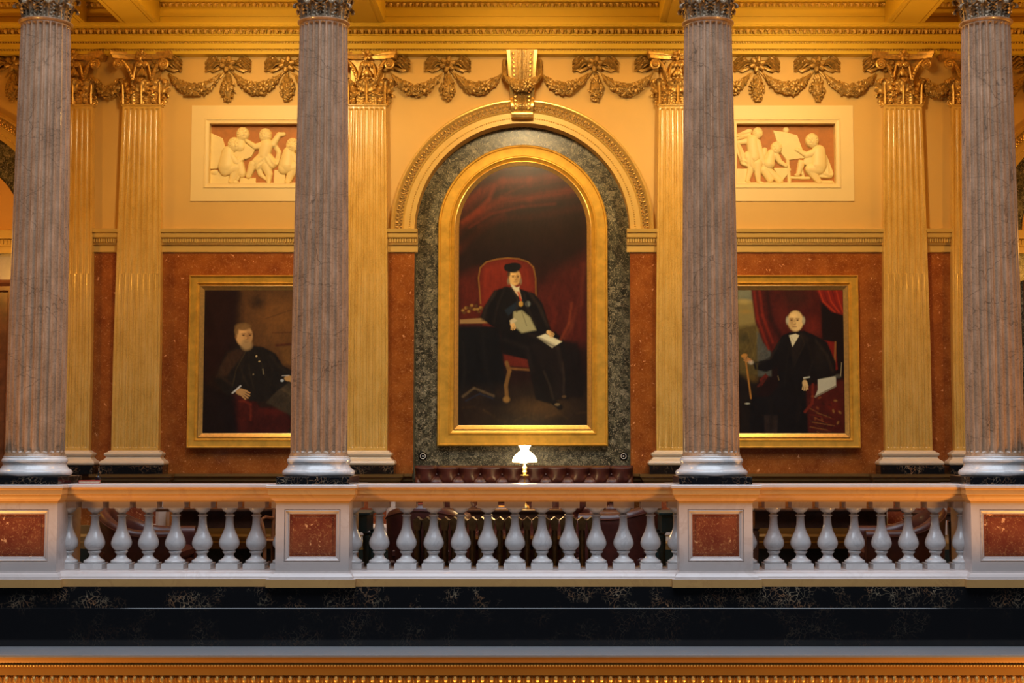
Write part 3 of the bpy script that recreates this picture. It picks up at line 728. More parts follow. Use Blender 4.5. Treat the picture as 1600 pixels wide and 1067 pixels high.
# keystone
kt = thing('keystone', 'gilded scroll keystone with a hanging flower garland at the crown of the middle arch', 'keystone', (0, W, 5.60))
def keyprof(z):  # projection at height above 5.60
    u = z/.735; return .13+.17*max(0, (u-.25)/.75)**.75+(.035*math.sin(PI*min(1, u/.25)) if u < .25 else 0)
zsk = [i*.735/40 for i in range(41)]
def keyhw(z): return .130+.055*(z/.735)
def keybar(f0, f1, add):
    m = MB(); vs_ = []
    for z in zsk:
        h = keyhw(z); y = -keyprof(z)-add; vs_ += [(f0*h, 0, z), (f0*h, y, z), (f1*h, y, z), (f1*h, 0, z)]
    fs = [(i*4+k, i*4+(k+1) % 4, (i+1)*4+(k+1) % 4, (i+1)*4+k) for i in range(40) for k in range(4)] + [(3, 2, 1, 0), (160, 161, 162, 163)]
    return m.add(vs_, fs)
keybar(-1, 1, 0).build('scroll_body', M_['gilt_old'], kt, ang=40)
for s in (-1, 1): keybar(*sorted((s*1.02, s*.80)), .025).build('side_fillet', M_['gilt'], kt, ang=40)
for c, wd in ((0, .07), (-.30, .05), (.30, .05), (-.17, .03), (.17, .03)):
    m = keybar(c-wd, c+wd, .016)
    for z in zsk[1::1]: m.ell((c*keyhw(z), -keyprof(z)-.016, z), (wd*.19, .012, .008), 6, 4)
    m.build('beaded_rib', M_['gilt_old'] if wd > .06 else M_['gilt_cap'], kt)
m = MB()
for s in (-1, 1):
    for i in range(14):
        z = .05+i*.05; m.ell((s*.60*keyhw(z), -keyprof(z)-.005, z), (.020, .012, .020), 6, 4, Matrix.Rotation(s*.6, 3, 'Y'))
m.build('leaf_band', M_['gilt_cap'], kt)
m = MB().lathe([(.02, -.135), (.055, -.13), (.06, 0), (.055, .13), (.02, .135)], 20, T(0, -.10, -.01) @ RY(PI/2)); m.build('bottom_roll', M_['gilt'], kt)
m = MB(); 
for a, b in ((-.18, .18),): m.box(a, b, -.30, 0, .735, .75)
m.build('cap', M_['mould'], kt)
# ------------------------------------------------------------------ garlands
def swag_pts(w_, sag, n, yb=-.055):
    return [((i/n-.5)*w_, yb, -sag*(1-((i/n-.5)*2)**2)) for i in range(n+1)]
def garland(label, x, z, w_, sag, seed, y=W, th=.125, group='flower swags of the frieze'):
    r = random.Random(seed)
    t = thing('flower_garland', label, 'garland', (x, y, z), 0, group)
    n = 24; P = swag_pts(w_, sag, n); core = MB(); rad = [.014+th*.42*math.sin(PI*i/n)**.7 for i in range(n+1)]
    core.tube(P, rad, 8)
    for i in range(2, n-1):
        c = Vector(P[i]); th_ = rad[i]
        tg = (Vector(P[i+1])-Vector(P[i-1])).normalized(); ang = math.atan2(tg.z, tg.x)
        for k in range(4):
            a = r.uniform(-.4, PI+.4); off = th_*r.uniform(.8, 1.1)
            nn = Vector((-tg.z, 0, tg.x))
            p = c + nn*math.cos(a)*off + Vector((0, -1, 0))*max(0, math.sin(a))*off*.9 + tg*r.uniform(-.01, .01)
            if r.random() < .6: core.ell(p, (th_*.66, th_*.30, th_*.30), 7, 4, Matrix.Rotation(-ang+r.uniform(-1.2, 1.2), 3, 'Y') @ Matrix.Rotation(r.uniform(-.5, .5), 3, 'X'))
            else: q = th_*r.uniform(.28, .46); core.ell(p, (q, q, q), 6, 4)
    core.build('foliage', M_['gilt_old'], t)
    # husks at both ends
    for s in (-1, 1):
        e = Vector(P[0 if s < 0 else -1]); e2 = Vector(P[2 if s < 0 else -3]); d = (e2-e).normalized(); ang = math.atan2(d.x, d.z)
        hm = MB(); Q = T(*e) @ RY(ang)
        hm.lathe([(.008, -.035), (.014, -.01), (.020, .02), (.030, .05), (.036, .075), (.026, .08)], 10, Q)
        for k in range(6):
            a = 2*PI*k/6; v = MB().ell((.033*math.cos(a), .033*math.sin(a), .075), (.011, .011, .025), 5, 4); hm.add(v.v, v.f, Q)
        hm.build('husk', M_['gilt_old'], t)
    for u, kind in ((r.uniform(.44, .56), 0), (.31, r.choice((0, 1))), (.70, 1)):
        i = int(u*n); c = P[i]; q = rad[i]
        fm = MB()
        if kind == 0: fm.rose((0, -q*.8, 0), q*.85)
        else: fm.rosette((0, -q*.95, 0), q*1.15, 7, .035)
        fm.build('rose' if kind == 0 else 'daisy', M_['gilt_old'], t, c)
    return t
def loop_mb(s):
    def f(a, b):
        u = a; v = b*2-1
        x = .06+.215*u; hh = .014+.072*min(1, u*1.5)**1.3*(1-.35*max(0, u-.7)/.3)
        y = -(.030+.060*math.sin(PI*min(1, .15+u*.8))*(1-v*v*.6)+.022*math.sin(v*8+u*9)*min(1, u*2))
        return (s*x, y, .012+.035*math.sin(PI*u)-.03*u*u+v*hh+.016*math.sin(u*14+1)*(.4+v*.6))
    m = MB().grid(f, 18, 14)
    for v in (-1, 1): m.tube([f(i/14, (v+1)/2) for i in range(15)], .009, 6)
    m.tube([f(1, i/10) for i in range(11)], .012, 6)
    # return fold below the loop
    m.tube([(s*.05, -.03, -.01), (s*.12, -.045, -.05), (s*.19, -.04, -.075), (s*.235, -.03, -.06)], [.012, .02, .024, .012], 8, flat=.6)
    # solid back so the loop is not a sheet
    b = MB().grid(lambda a, c: (f(a, c)[0], -.012, f(a, c)[2]*.96), 8, 6); m.add(b.v, b.f)
    return m
def pendant_mb(seed, top=-.11, bot=-.46):
    r = random.Random(seed); m = MB(); L = top-bot
    def rd(u): return .012+.075*math.sin(PI*min(1, u**1.15*.93+.02))**1.1
    m.tube([(0, -.035, top-L*i/14) for i in range(15)], [max(.006, rd(i/14)*.8) for i in range(15)], 8)
    for i in range(64):
        u = r.uniform(.06, .98); q = rd(u); a = r.uniform(-.2, PI+.2); p = (q*math.cos(a), -.035-q*.8*max(0, math.sin(a)), top-L*u)
        if u < .3: m.ell(p, (.012, .010, .028), 5, 4)
        elif r.random() < .5: m.ell(p, (.027, .010, .014), 6, 4, Matrix.Rotation(r.uniform(0, PI), 3, 'Y'))
        else: g = r.uniform(.010, .019); m.ell(p, (g, g, g), 6, 4)
    m.rose((.035, -.085, top-L*.55), .034); m.rose((-.028, -.085, top-L*.72), .028)
    return m
def bow(label, x, seed, loops=(-1, 1), pend=True, z=6.225):
    t = thing('ribbon_bow', label, 'bow', (x, W, z), 0, 'ribbon bows of the frieze')
    MB().rosette((0, -.06, 0), .108, 6, .06).build('rosette', M_['gilt_old'], t)
    for s in loops: loop_mb(s).build('ribbon_loop', M_['gilt_old'], t)
    if pend:
        rb = MB()
        for s in (-1, 0, 1): rb.tube([(s*.02, -.03, -.06), (s*.06, -.03, -.10), (s*.105, -.04, -.165)] if s else [(0, -.035, -.06), (0, -.035, -.12)], .013, 6, flat=.5)
        rb.build('ribbon_tails', M_['gilt_old'], t)
        pendant_mb(seed).build('flower_drop', M_['gilt_old'], t)
    MB().ell((0, -.03, .095), (.022, .022, .03), 6, 5).build('finial', M_['gilt_old'], t)
    return t
def drop_label(s): return s
bow('gilded ribbon bow with flower drop, first left of the keystone', -.925, 3)
bow('gilded ribbon bow with flower drop, first right of the keystone', .905, 4)
bow('gilded ribbon bow above the left edge of the left putti relief', -3.66, 5)
bow('gilded ribbon bow above the right half of the left putti relief, touching the column', -2.925, 6)
bow('gilded ribbon bow above the left half of the right putti relief', 2.92, 8)
bow('gilded ribbon bow above the right edge of the right putti relief', 3.665, 9)
bow('half ribbon bow beside the capital left of the large arched portrait', -1.68, 1, (1,), False)
bow('half ribbon bow beside the capital right of the large arched portrait', 1.68, 2, (-1,), False)
bow('half ribbon bow beside the capital left of the left putti relief', -4.52, 3, (1,), False)
bow('half ribbon bow beside the capital right of the right putti relief', 4.52, 4, (-1,), False)
bow('gilded ribbon bow cut by the left edge of the photo', -6.33, 5)
bow('gilded ribbon bow just outside the right edge of the photo', 6.33, 6)
Zs = 6.09
garland('flower swag between the left capital and the bow left of the keystone', -1.315, Zs, .60, .19, 11)
garland('flower swag between the keystone and the bow on its left', -.545, Zs, .54, .17, 12)
garland('flower swag between the keystone and the bow on its right', .525, Zs, .54, .17, 13)
garland('flower swag between the right capital and the bow right of the keystone', 1.30, Zs, .60, .19, 14)
garland('flower swag left of the first bow over the left putti relief', -4.07, Zs, .60, .19, 15)
garland('flower swag between the two bows over the left putti relief', -3.29, Zs, .54, .17, 16)
garland('flower swag behind the column left of the lamp, right of the left putti relief', -2.56, Zs, .52, .18, 17)
garland('flower swag left of the first bow over the right putti relief, beside the column', 2.55, Zs, .52, .18, 18)
garland('flower swag between the two bows over the right putti relief', 3.29, Zs, .54, .17, 19)
garland('flower swag right of the last bow over the right putti relief', 4.07, Zs, .60, .19, 20)
garland('short flower swag between the two leftmost pilaster capitals', -5.13, 6.04, .36, .17, 21)
garland('short flower swag between the two rightmost pilaster capitals', 5.13, 6.04, .36, .17, 22)
garland('flower swag at the left edge of the photo', -5.99, 6.06, .46, .19, 23)
garland('flower swag at the right edge of the photo', 5.99, 6.06, .46, .19, 24)
gk = garland('flower swag hung across the front of the gilded keystone', 0, 6.03, .42, .13, 25, y=W-.20, th=.10, group='flower swags of the frieze')
for s in (-1, 1):
    rb = MB(); rb.tube([(s*.205, .12, .24), (s*.225, .10, .12), (s*.215, .06, .02), (s*.19, .0, -.03)], [.02, .028, .03, .035], 8)
    rb.ell((s*.225, .10, .20), (.028, .05, .06), 7, 5); rb.ell((s*.215, .04, .03), (.04, .045, .05), 7, 5)
    rb.build('ribbon_end', M_['gilt_old'], gk)
# ------------------------------------------------------------------ pictures
frp = [(0, 0), (0, .075), (.010, .088), (.022, .086), (.030, .072), (.040, .070), (.125, .064), (.135, .072), (.145, .072), (.155, .060), (.185, .045)]
def picture_frame(par, path, wd, gap=0):
    k = (wd-.055)/.185
    MB().frame(path, [(a*k, o) for a, o in frp]).build('frame_moulding', M_['frame'], par, ang=20)
    sl = wd-.055
    MB().frame(path, [(sl-.002, .02), (sl, .058), (sl+.008, .060), (sl+.05, .030), (wd, .028), (wd, .0)]).build('gilt_slip', M_['gilt'], par, ang=20)
class Art:
    # a painted canvas: colours laid in layers over a fine grid, coordinates in the picture's own units
    L = np.array((1.0, .72, .48))
    def __init__(s, x0, y0, x1, y1, nx, ny, bgc, seed=1):
        s.b = (x0, y0, x1, y1); s.nx, s.ny = nx, ny
        s.X, s.Y = np.meshgrid(np.linspace(x0, x1, nx), np.linspace(y0, y1, ny)); s.C = np.zeros((ny, nx, 3)); s.C[:] = s.c(bgc)
        s.rg = np.random.RandomState(seed)
    def c(s, c): return np.array(lin(c))
    def lay(s, al, c): s.C[:] = s.C*(1-al[..., None])+s.c(c)*al[..., None]
    def ell(s, cx, cy, rx, ry, c, soft=.25, a=1, rot=0):
        dx = s.X-cx; dy = s.Y-cy; q = math.radians(rot); u = (dx*math.cos(q)+dy*math.sin(q))/rx; v = (-dx*math.sin(q)+dy*math.cos(q))/ry
        s.lay(np.clip((1-np.sqrt(u*u+v*v))/soft, 0, 1)*a, c)
    def poly(s, P, c, soft=4, a=1):
        ins = np.zeros(s.X.shape, bool); d = np.full(s.X.shape, 1e9)
        for i in range(len(P)):
            (ax, ay), (bx, by) = P[i], P[(i+1) % len(P)]
            t = np.clip(((s.X-ax)*(bx-ax)+(s.Y-ay)*(by-ay))/((bx-ax)**2+(by-ay)**2+1e-9), 0, 1)
            d = np.minimum(d, np.hypot(s.X-ax-t*(bx-ax), s.Y-ay-t*(by-ay)))
            if by != ay: ins ^= ((ay > s.Y) != (by > s.Y)) & (s.X < (bx-ax)*(s.Y-ay)/(by-ay)+ax)
        sd = np.where(ins, d, -d); s.lay(np.clip(.5+sd/soft, 0, 1)*a, c)
    def line(s, P, wd, c, soft=3, a=1):
        for (ax, ay), (bx, by) in zip(P[:-1], P[1:]):
            t = np.clip(((s.X-ax)*(bx-ax)+(s.Y-ay)*(by-ay))/((bx-ax)**2+(by-ay)**2+1e-9), 0, 1)
            s.lay(np.clip((wd-np.hypot(s.X-ax-t*(bx-ax), s.Y-ay-t*(by-ay)))/soft, 0, 1)*a, c)
    def mott(s, amt, cells=14):
        h = np.zeros(s.X.shape)
        for k in (cells, cells*3, cells*8):
            g = s.rg.rand(k+2, k+2); yy = np.linspace(0, k, s.ny); xx = np.linspace(0, k, s.nx); yi = yy.astype(int); xi = xx.astype(int); fy = (yy-yi)[:, None]; fx = (xx-xi)[None]
            h += ((g[yi][:, xi]*(1-fy)+g[yi+1][:, xi]*fy)*(1-fx)+(g[yi][:, xi+1]*(1-fy)+g[yi+1][:, xi+1]*fy)*fx-.5)
        s.C *= np.clip(1+amt*h*np.clip(1.1-s.C.max(-1)*4, .12, 1), .2, 2)[..., None]
    def head(s, x, y, r, skin, dark, hair, side=.25, beard=None, bald=False):
        # head of a sitter turned a little to one side, lit from the left
        s.ell(x, y, r*.78, r*1.02, skin, .18); s.ell(x+r*.35*np.sign(side), y+r*.1, r*.5, r*.95, dark, .9, .55)
        s.ell(x-r*.2, y-r*.45, r*.5, r*.34, tuple(min(255, q*1.14) for q in skin), .8, .7)
        fx = x+r*side*.35
        for q in (-1, 1):
            s.ell(fx+q*r*.28, y-r*.08, r*.19, r*.10, dark, .5, .8); s.ell(fx+q*r*.28, y-r*.07, r*.08, r*.06, (30, 18, 8), .4, .9)
            s.line([(fx+q*r*.14, y-r*.23), (fx+q*r*.42, y-r*.21)], r*.07, dark, r*.06, .8)
        s.line([(fx+r*.02, y-r*.1), (fx+r*.07, y+r*.25)], r*.06, dark, r*.08, .55); s.ell(fx+r*.02, y+r*.27, r*.15, r*.08, dark, .5, .6)
        s.ell(fx-r*.03, y+r*.18, r*.08, r*.1, tuple(min(255, q*1.1) for q in skin), .6, .6)
        s.line([(fx-r*.18, y+r*.52), (fx+r*.18, y+r*.52)], r*.055, (120, 50, 22), r*.06, .8)
        s.ell(x-np.sign(side)*r*.70, y+r*.06, r*.13, r*.24, dark, .4, .8)
        if beard: s.ell(fx, y+r*.80, r*.62, r*.62, beard, .5, .95); s.ell(fx, y+r*.44, r*.36, r*.15, beard, .5, .9); s.line([(fx-r*.14, y+r*.56), (fx+r*.14, y+r*.56)], r*.05, dark, r*.06, .7)
        if bald:
            for q in (-1, 1): s.ell(x+q*r*.74, y-r*.05, r*.2, r*.46, hair, .6, .9)
        else: s.ell(x-np.sign(side)*r*.12, y-r*.85, r*.80, r*.42, hair, .4, .95); s.ell(x-np.sign(side)*r*.66, y-r*.45, r*.24, r*.5, hair, .5, .9)
    def hand(s, x, y, r, skin, dark, ang=0):
        q = math.radians(ang); s.ell(x, y, r, r*.75, skin, .3, 1, ang)
        for k in range(4):
            o = (k-1.5)*r*.34; px, py = x-math.sin(q)*o+math.cos(q)*r*.5, y+math.cos(q)*o+math.sin(q)*r*.5; L_ = r*(1.05, 1.25, 1.2, .95)[k]
            s.line([(px, py), (px+math.cos(q+.12*k)*L_, py+math.sin(q+.12*k)*L_)], r*.19, skin, r*.1)
            s.line([(px-math.sin(q)*r*.17, py+math.cos(q)*r*.17), (px+math.cos(q+.12*k)*L_-math.sin(q)*r*.17, py+math.sin(q+.12*k)*L_+math.cos(q)*r*.17)], r*.05, dark, r*.06, .6)
        s.line([(x-math.sin(q)*-r*.5, y-math.cos(q)*r*.5), (x+math.cos(q)*r*.9+math.sin(q)*r*.6, y-math.cos(q)*r*.6+math.sin(q)*r*.8)], r*.2, skin, r*.1)
    def build(s, par, X0, X1, Z0, Z1, y, keep=None, gain=1.0):
        col = np.clip(s.C*gain/s.L, 0, .95)
        xs_ = np.linspace(X0, X1, s.nx); zs_ = np.linspace(Z1, Z0, s.ny)
        XX, ZZ = np.meshgrid(xs_, zs_); V = np.stack([XX, np.full_like(XX, y), ZZ], -1).reshape(-1, 3)
        idx = np.arange(s.nx*s.ny).reshape(s.ny, s.nx); F = np.stack([idx[1:, :-1], idx[1:, 1:], idx[:-1, 1:], idx[:-1, :-1]], -1).reshape(-1, 4)
        if keep is not None:
            k = keep(XX, ZZ).reshape(-1); F = F[k[F].all(1)]
        me = bpy.data.meshes.new('canvas'); me.from_pydata(V.tolist(), [], F.tolist()); me.materials.append(M_['oil'])
        at = me.color_attributes.new('paint', 'FLOAT_COLOR', 'POINT'); at.data.foreach_set('color', np.concatenate([col.reshape(-1, 3), np.ones((s.nx*s.ny, 1))], 1).astype(np.float32).ravel())
        o = bpy.data.objects.new('canvas', me); COL.objects.link(o); o.parent = par; return o
SK = (205, 150, 80); SD = (120, 66, 26); BLK = (15, 9, 6)
# large arched portrait
pc = thing('arched_portrait', 'large arched portrait of a seated man in a black cap, in a broad gold frame', 'painting', (.005, W+.2, 0), 0, 'portraits in gold frames')
path = [(-1.055, 1.495), (1.055, 1.495), (1.055, 4.20)] + arc(0, 4.20, 1.055, 72)[1:-1] + [(-1.055, 4.20)]
picture_frame(pc, path, .257)
A = Art(72, 66, 536, 998, 260, 522, (30, 11, 6), 3)
A.poly([(60, 60), (540, 60), (540, 360), (60, 360)], (44, 18, 9), 60); A.ell(430, 330, 190, 230, (48, 15, 6), .9, .8)
for k in range(9):
    y = 110+k*22; A.line([(70, y+60+k*4), (150, y+10), (230, y-30), (330, y-34), (520, y-70)], 10+k % 3*5, ((86, 24, 10), (58, 20, 10), (104, 32, 12))[k % 3], 16, .55)
A.poly([(70, 285), (160, 270), (250, 225), (400, 190), (530, 170), (530, 420), (70, 420)], (26, 10, 6), 40, .8)
A.poly([(70, 470), (150, 440), (150, 640), (70, 640)], (82, 22, 9), 50, .9); A.poly([(330, 520), (540, 380), (540, 700), (400, 720)], (74, 20, 9), 60, .8)
A.line([(450, 690), (480, 640), (510, 560), (525, 420)], 14, (104, 40, 18), 18, .5)
A.poly([(62, 640), (220, 640), (250, 900), (62, 910)], (12, 9, 7), 14); A.poly([(70, 870), (540, 830), (540, 1000), (70, 1000)], (34, 20, 10), 50); A.ell(360, 930, 130, 50, (84, 52, 20), .9, .7)
A.ell(210, 905, 60, 24, (20, 12, 8), .6, .8)
A.poly([(146, 560), (143, 470), (150, 434), (172, 413), (210, 403), (250, 399), (290, 402), (322, 412), (342, 432), (350, 470), (354, 650), (160, 640)], (92, 24, 10), 8); A.poly([(160, 560), (157, 470), (166, 440), (184, 424), (215, 416), (250, 412), (285, 415), (312, 424), (328, 442), (335, 470), (335, 620), (175, 620)], (112, 30, 12), 20, .9)
A.line([(152, 560), (144, 470), (150, 434), (172, 413), (210, 403), (250, 399), (290, 402), (322, 412), (342, 432), (350, 470), (352, 560)], 4, (120, 74, 26), 3, .9)
A.poly([(78, 618), (195, 610), (200, 630), (78, 632)], (150, 108, 56), 4, .8)
for k in range(14): A.ell(88+k*5.3, 575+10*math.sin(k*1.9)-abs(7-k)*-1.5, 8, 7, ((150, 104, 40), (84, 54, 20))[k % 2], .6, .8)
A.poly([(235, 740), (400, 730), (450, 770), (440, 800), (240, 780)], (90, 26, 12), 10); A.line([(246, 770), (256, 800), (244, 850), (248, 900)], 9, (110, 70, 28), 5); A.line([(250, 790), (330, 796)], 6, (104, 62, 24), 4); A.ell(246, 900, 16, 14, (130, 86, 34), .5)
A.poly([(440, 690), (500, 700), (530, 830), (520, 900), (450, 890)], (16, 9, 6), 14, .9)
A.poly([(245, 500), (200, 515), (165, 570), (150, 610), (190, 640), (225, 655), (235, 740), (320, 760), (350, 900), (400, 915), (430, 900), (470, 900), (465, 760), (450, 690), (400, 640), (375, 560), (345, 525), (300, 510)], BLK, 7)
A.poly([(330, 700), (440, 720), (462, 790), (450, 900), (420, 900), (410, 800), (360, 780)], (24, 14, 9), 14, .8); A.line([(410, 905), (438, 928)], 12, (12, 8, 6), 4); A.ell(428, 918, 12, 7, (120, 90, 50), .5, .8); A.ell(452, 890, 10, 7, (90, 60, 30), .5, .8)
A.poly([(270, 590), (300, 585), (330, 610), (352, 655), (300, 665), (270, 640)], (150, 132, 84), 8); A.line([(300, 590), (318, 640)], 2.5, (70, 56, 30), 3, .8)
A.poly([(238, 585), (300, 540), (310, 555), (252, 604)], (24, 28, 30), 6); A.poly([(256, 486), (292, 512), (300, 546), (284, 532), (262, 500)], (190, 150, 100), 4); A.line([(285, 512), (297, 550)], 5, (170, 44, 16), 4); A.ell(297, 562, 10, 12, (170, 120, 44), .4); A.ell(322, 562, 12, 13, (110, 104, 84), .5, .8)
A.poly([(354, 680), (385, 668), (445, 696), (410, 718)], (205, 180, 128), 4); A.line([(370, 684), (420, 704)], 1.5, (150, 120, 70), 2, .7)
A.hand(266, 634, 12, SK, SD, 70); A.poly([(256, 622), (272, 612), (284, 622), (262, 634)], (190, 160, 110), 4, .9); A.hand(398, 664, 12, SK, SD, 35)
A.head(274, 468, 31, SK, SD, (60, 40, 22), .3); 
for q in (-1, 1): A.ell(274+q*22, 482, 7, 16, (120, 96, 62), .6, .8)
A.poly([(262, 492), (280, 504), (292, 500), (288, 520), (268, 508)], (196, 172, 124), 4)
for P, wd, c in (([(205, 520), (172, 575), (160, 618)], 9, (40, 27, 18)), ([(240, 505), (215, 560), (200, 630)], 7, (30, 20, 13)), ([(330, 525), (362, 570), (392, 640)], 9, (42, 28, 18)), ([(310, 530), (322, 580), (352, 640)], 6, (34, 23, 15)), ([(262, 505), (285, 545), (282, 590)], 5, (44, 30, 19)), ([(240, 690), (320, 720), (340, 800)], 12, (28, 18, 12)), ([(330, 670), (430, 720), (446, 800)], 10, (34, 22, 14)), ([(380, 800), (404, 860), (414, 900)], 7, (46, 31, 19)), ([(446, 770), (452, 830), (450, 880)], 7, (44, 29, 18))): A.line(P, wd, c, wd, .8)
for P, wd, c in (([(90, 700), (96, 800), (84, 880)], 10, (24, 18, 13)), ([(160, 660), (170, 780), (200, 890)], 12, (22, 16, 12)), ([(90, 890), (130, 860), (200, 888)], 7, (96, 70, 40)), ([(100, 905), (150, 880), (196, 896)], 5, (30, 34, 40))): A.line(P, wd, c, wd, .7)
for k in range(12): A.line([(90+k*37, 930+(k*29) % 50), (130+k*37, 926+(k*17) % 56)], 7, ((84, 52, 20), (52, 30, 12), (98, 62, 25))[k % 3], 14, .35)
for k in range(6): A.line([((172, 188, 206, 224, 318, 331)[k], 440+k % 2*8), ((168, 186, 205, 226, 320, 334)[k], 500)], 6, ((132, 40, 16), (84, 20, 9))[k % 2], 9, .45)
for P, wd, c in (([(86, 270), (140, 230), (180, 190), (200, 140)], 12, (112, 36, 14)), ([(90, 245), (150, 190), (160, 130)], 8, (58, 15, 7)), ([(110, 290), (190, 240), (300, 215), (420, 205)], 9, (88, 26, 11)), ([(240, 170), (330, 130), (400, 100)], 8, (78, 26, 11)), ([(220, 200), (340, 170), (480, 160)], 7, (66, 20, 9)), ([(480, 560), (470, 630), (440, 690)], 8, (116, 46, 20)), ([(400, 540), (420, 600), (410, 660)], 12, (92, 26, 11)), ([(500, 450), (508, 560), (490, 660)], 10, (60, 16, 8))): A.line(P, wd, c, wd, .6)
A.ell(268, 432, 34, 18, (12, 9, 8), .2, 1, -8); A.ell(246, 432, 12, 14, (12, 9, 8), .3)
A.mott(.38, 20)
A.build(pc, -.802, .802, 1.728, 5.006, -.026, gain=1.35, keep=lambda X, Z: (Z < 4.20) | (np.hypot(X, Z-4.20) < .815))
# portrait on the left: bearded man
pl = thing('portrait_painting', 'gold-framed portrait of a seated bearded man in a dark coat', 'painting', (-3.27, W, 0), 0, 'portraits in gold frames')
def rpath(hw, z0, z1): return [(-hw, z0), (hw, z0), (hw, z1), (-hw, z1)]
picture_frame(pl, rpath(.818, 1.472, 3.592), .182)
A = Art(98, 124, 676, 984, 190, 280, (34, 18, 8), 5)
A.poly([(300, 120), (690, 120), (690, 640), (440, 560), (300, 420)], (84, 48, 18), 60); A.ell(520, 300, 170, 190, (122, 70, 24), .9, .7); A.poly([(98, 120), (290, 120), (250, 520), (98, 700)], (32, 12, 6), 50)
A.ell(400, 200, 70, 60, (36, 22, 10), .9, .8); A.line([(440, 300), (690, 210)], 6, (56, 28, 10), 8, .7); A.line([(480, 385), (690, 380)], 7, (76, 34, 12), 8, .7); A.line([(500, 460), (690, 440)], 12, (66, 24, 10), 10, .8)
A.poly([(520, 470), (690, 460), (690, 580), (540, 570)], (104, 62, 22), 16, .8); A.line([(582, 480), (640, 480), (640, 540), (582, 540), (582, 480)], 3, (56, 30, 12), 3, .8); A.line([(582, 510), (640, 510)], 3, (56, 30, 12), 3, .8)
A.poly([(620, 590), (640, 580), (644, 660), (620, 660)], (150, 130, 100), 6, .7)
A.poly([(250, 740), (360, 750), (420, 830), (560, 850), (600, 920), (560, 984), (280, 984)], (58, 16, 8), 16); A.ell(315, 860, 50, 120, (74, 20, 9), .8, .8); A.ell(480, 850, 90, 34, (84, 22, 10), .8, .7); A.line([(300, 790), (330, 790), (362, 810), (366, 900)], 12, (104, 32, 14), 12, .7); A.poly([(98, 700), (280, 760), (300, 990), (98, 990)], (20, 11, 8), 30, .9)
A.poly([(520, 690), (640, 660), (690, 720), (690, 860), (600, 880), (450, 800)], (58, 42, 24), 16); A.ell(610, 740, 60, 60, (76, 56, 30), .9, .7)
A.poly([(280, 470), (220, 500), (190, 580), (160, 670), (230, 760), (300, 740), (360, 790), (450, 790), (520, 720), (600, 660), (610, 620), (540, 580), (500, 510), (430, 470), (380, 462)], (27, 19, 11), 10)
A.poly([(275, 480), (230, 500), (170, 650), (230, 640), (300, 540), (330, 490)], (56, 32, 15), 16, .8); A.line([(330, 500), (280, 600), (262, 700)], 5, (64, 44, 20), 5, .8); A.line([(380, 500), (420, 560), (440, 640)], 5, (46, 34, 18), 6, .8)
A.ell(392, 524, 6, 8, (190, 150, 90), .4); A.ell(408, 555, 7, 5, (180, 140, 80), .4); A.line([(428, 600), (432, 630)], 4, (120, 96, 60), 3); A.ell(376, 632, 5, 7, (120, 96, 60), .4)
A.hand(305, 735, 32, (176, 120, 62), (96, 50, 20), 25); A.line([(262, 742), (306, 700)], 7, (190, 170, 140), 5); A.hand(570, 656, 26, (176, 122, 62), (96, 50, 20), 10); A.line([(536, 640), (575, 638)], 4, (190, 170, 140), 4, .8); A.ell(536, 668, 12, 10, (170, 160, 140), .4)

for P, wd, c in (([(210, 560), (190, 640), (250, 690)], 14, (48, 29, 15)), ([(300, 560), (320, 650), (350, 700)], 10, (40, 27, 15)), ([(470, 520), (520, 590), (590, 630)], 14, (42, 29, 16)), ([(440, 500), (480, 600), (470, 700)], 9, (36, 25, 14)), ([(350, 500), (352, 600), (380, 720)], 7, (44, 31, 17)), ([(540, 720), (600, 760), (640, 840)], 12, (84, 62, 34))): A.line(P, wd, c, wd, .7)
for k in range(10): A.line([(470+k*21, 230+(k*53) % 190), (520+k*21, 222+(k*37) % 200)], 9, ((132, 78, 28), (92, 52, 19))[k % 2], 14, .4)
A.head(322, 404, 66, (196, 136, 72), (118, 68, 28), (116, 76, 34), .6, beard=(158, 114, 62)); A.mott(.42, 16)
A.build(pl, -.638, .638, 1.644, 3.424, -.026, gain=1.2)
# portrait on the right: white-haired man with a cane
pr = thing('portrait_painting', 'gold-framed portrait of a white-haired man in black holding a cane', 'painting', (3.30, W, 0), 0, 'portraits in gold frames')
picture_frame(pr, rpath(.83, 1.472, 3.592), .18)
A = Art(50, 126, 690, 980, 210, 280, (28, 10, 6), 8)
A.poly([(50, 126), (150, 126), (190, 480), (50, 480)], (132, 104, 50), 20); A.poly([(50, 126), (150, 126), (160, 200), (50, 190)], (112, 104, 74), 24, .8); A.ell(90, 200, 60, 22, (170, 132, 64), .7, .8); A.ell(100, 260, 50, 18, (150, 108, 44), .7, .8); A.poly([(50, 350), (170, 330), (190, 640), (50, 640)], (84, 62, 24), 30); A.ell(90, 420, 60, 40, (58, 46, 20), .7, .8); A.ell(120, 660, 60, 40, (110, 76, 24), .8, .7); A.poly([(50, 620), (170, 690), (150, 980), (50, 980)], (26, 16, 8), 40)
A.poly([(165, 380), (250, 420), (250, 640), (170, 640)], (76, 68, 52), 14)
A.poly([(132, 126), (560, 126), (560, 420), (300, 470), (250, 500), (200, 440), (155, 320)], (70, 17, 8), 12); 
for P in ([(150, 130), (170, 300), (235, 480)], [(185, 130), (200, 280), (260, 440)]): A.line(P, 14, (120, 30, 12), 14, .8)
A.line([(230, 130), (250, 300), (310, 420)], 24, (36, 11, 6), 22, .8); A.ell(400, 180, 120, 90, (46, 20, 9), .9, .8); A.ell(320, 260, 40, 120, (92, 26, 11), .9, .6); A.ell(500, 340, 60, 90, (104, 28, 12), .9, .8)
A.poly([(550, 126), (690, 126), (690, 640), (590, 600), (560, 300)], (18, 8, 6), 24)
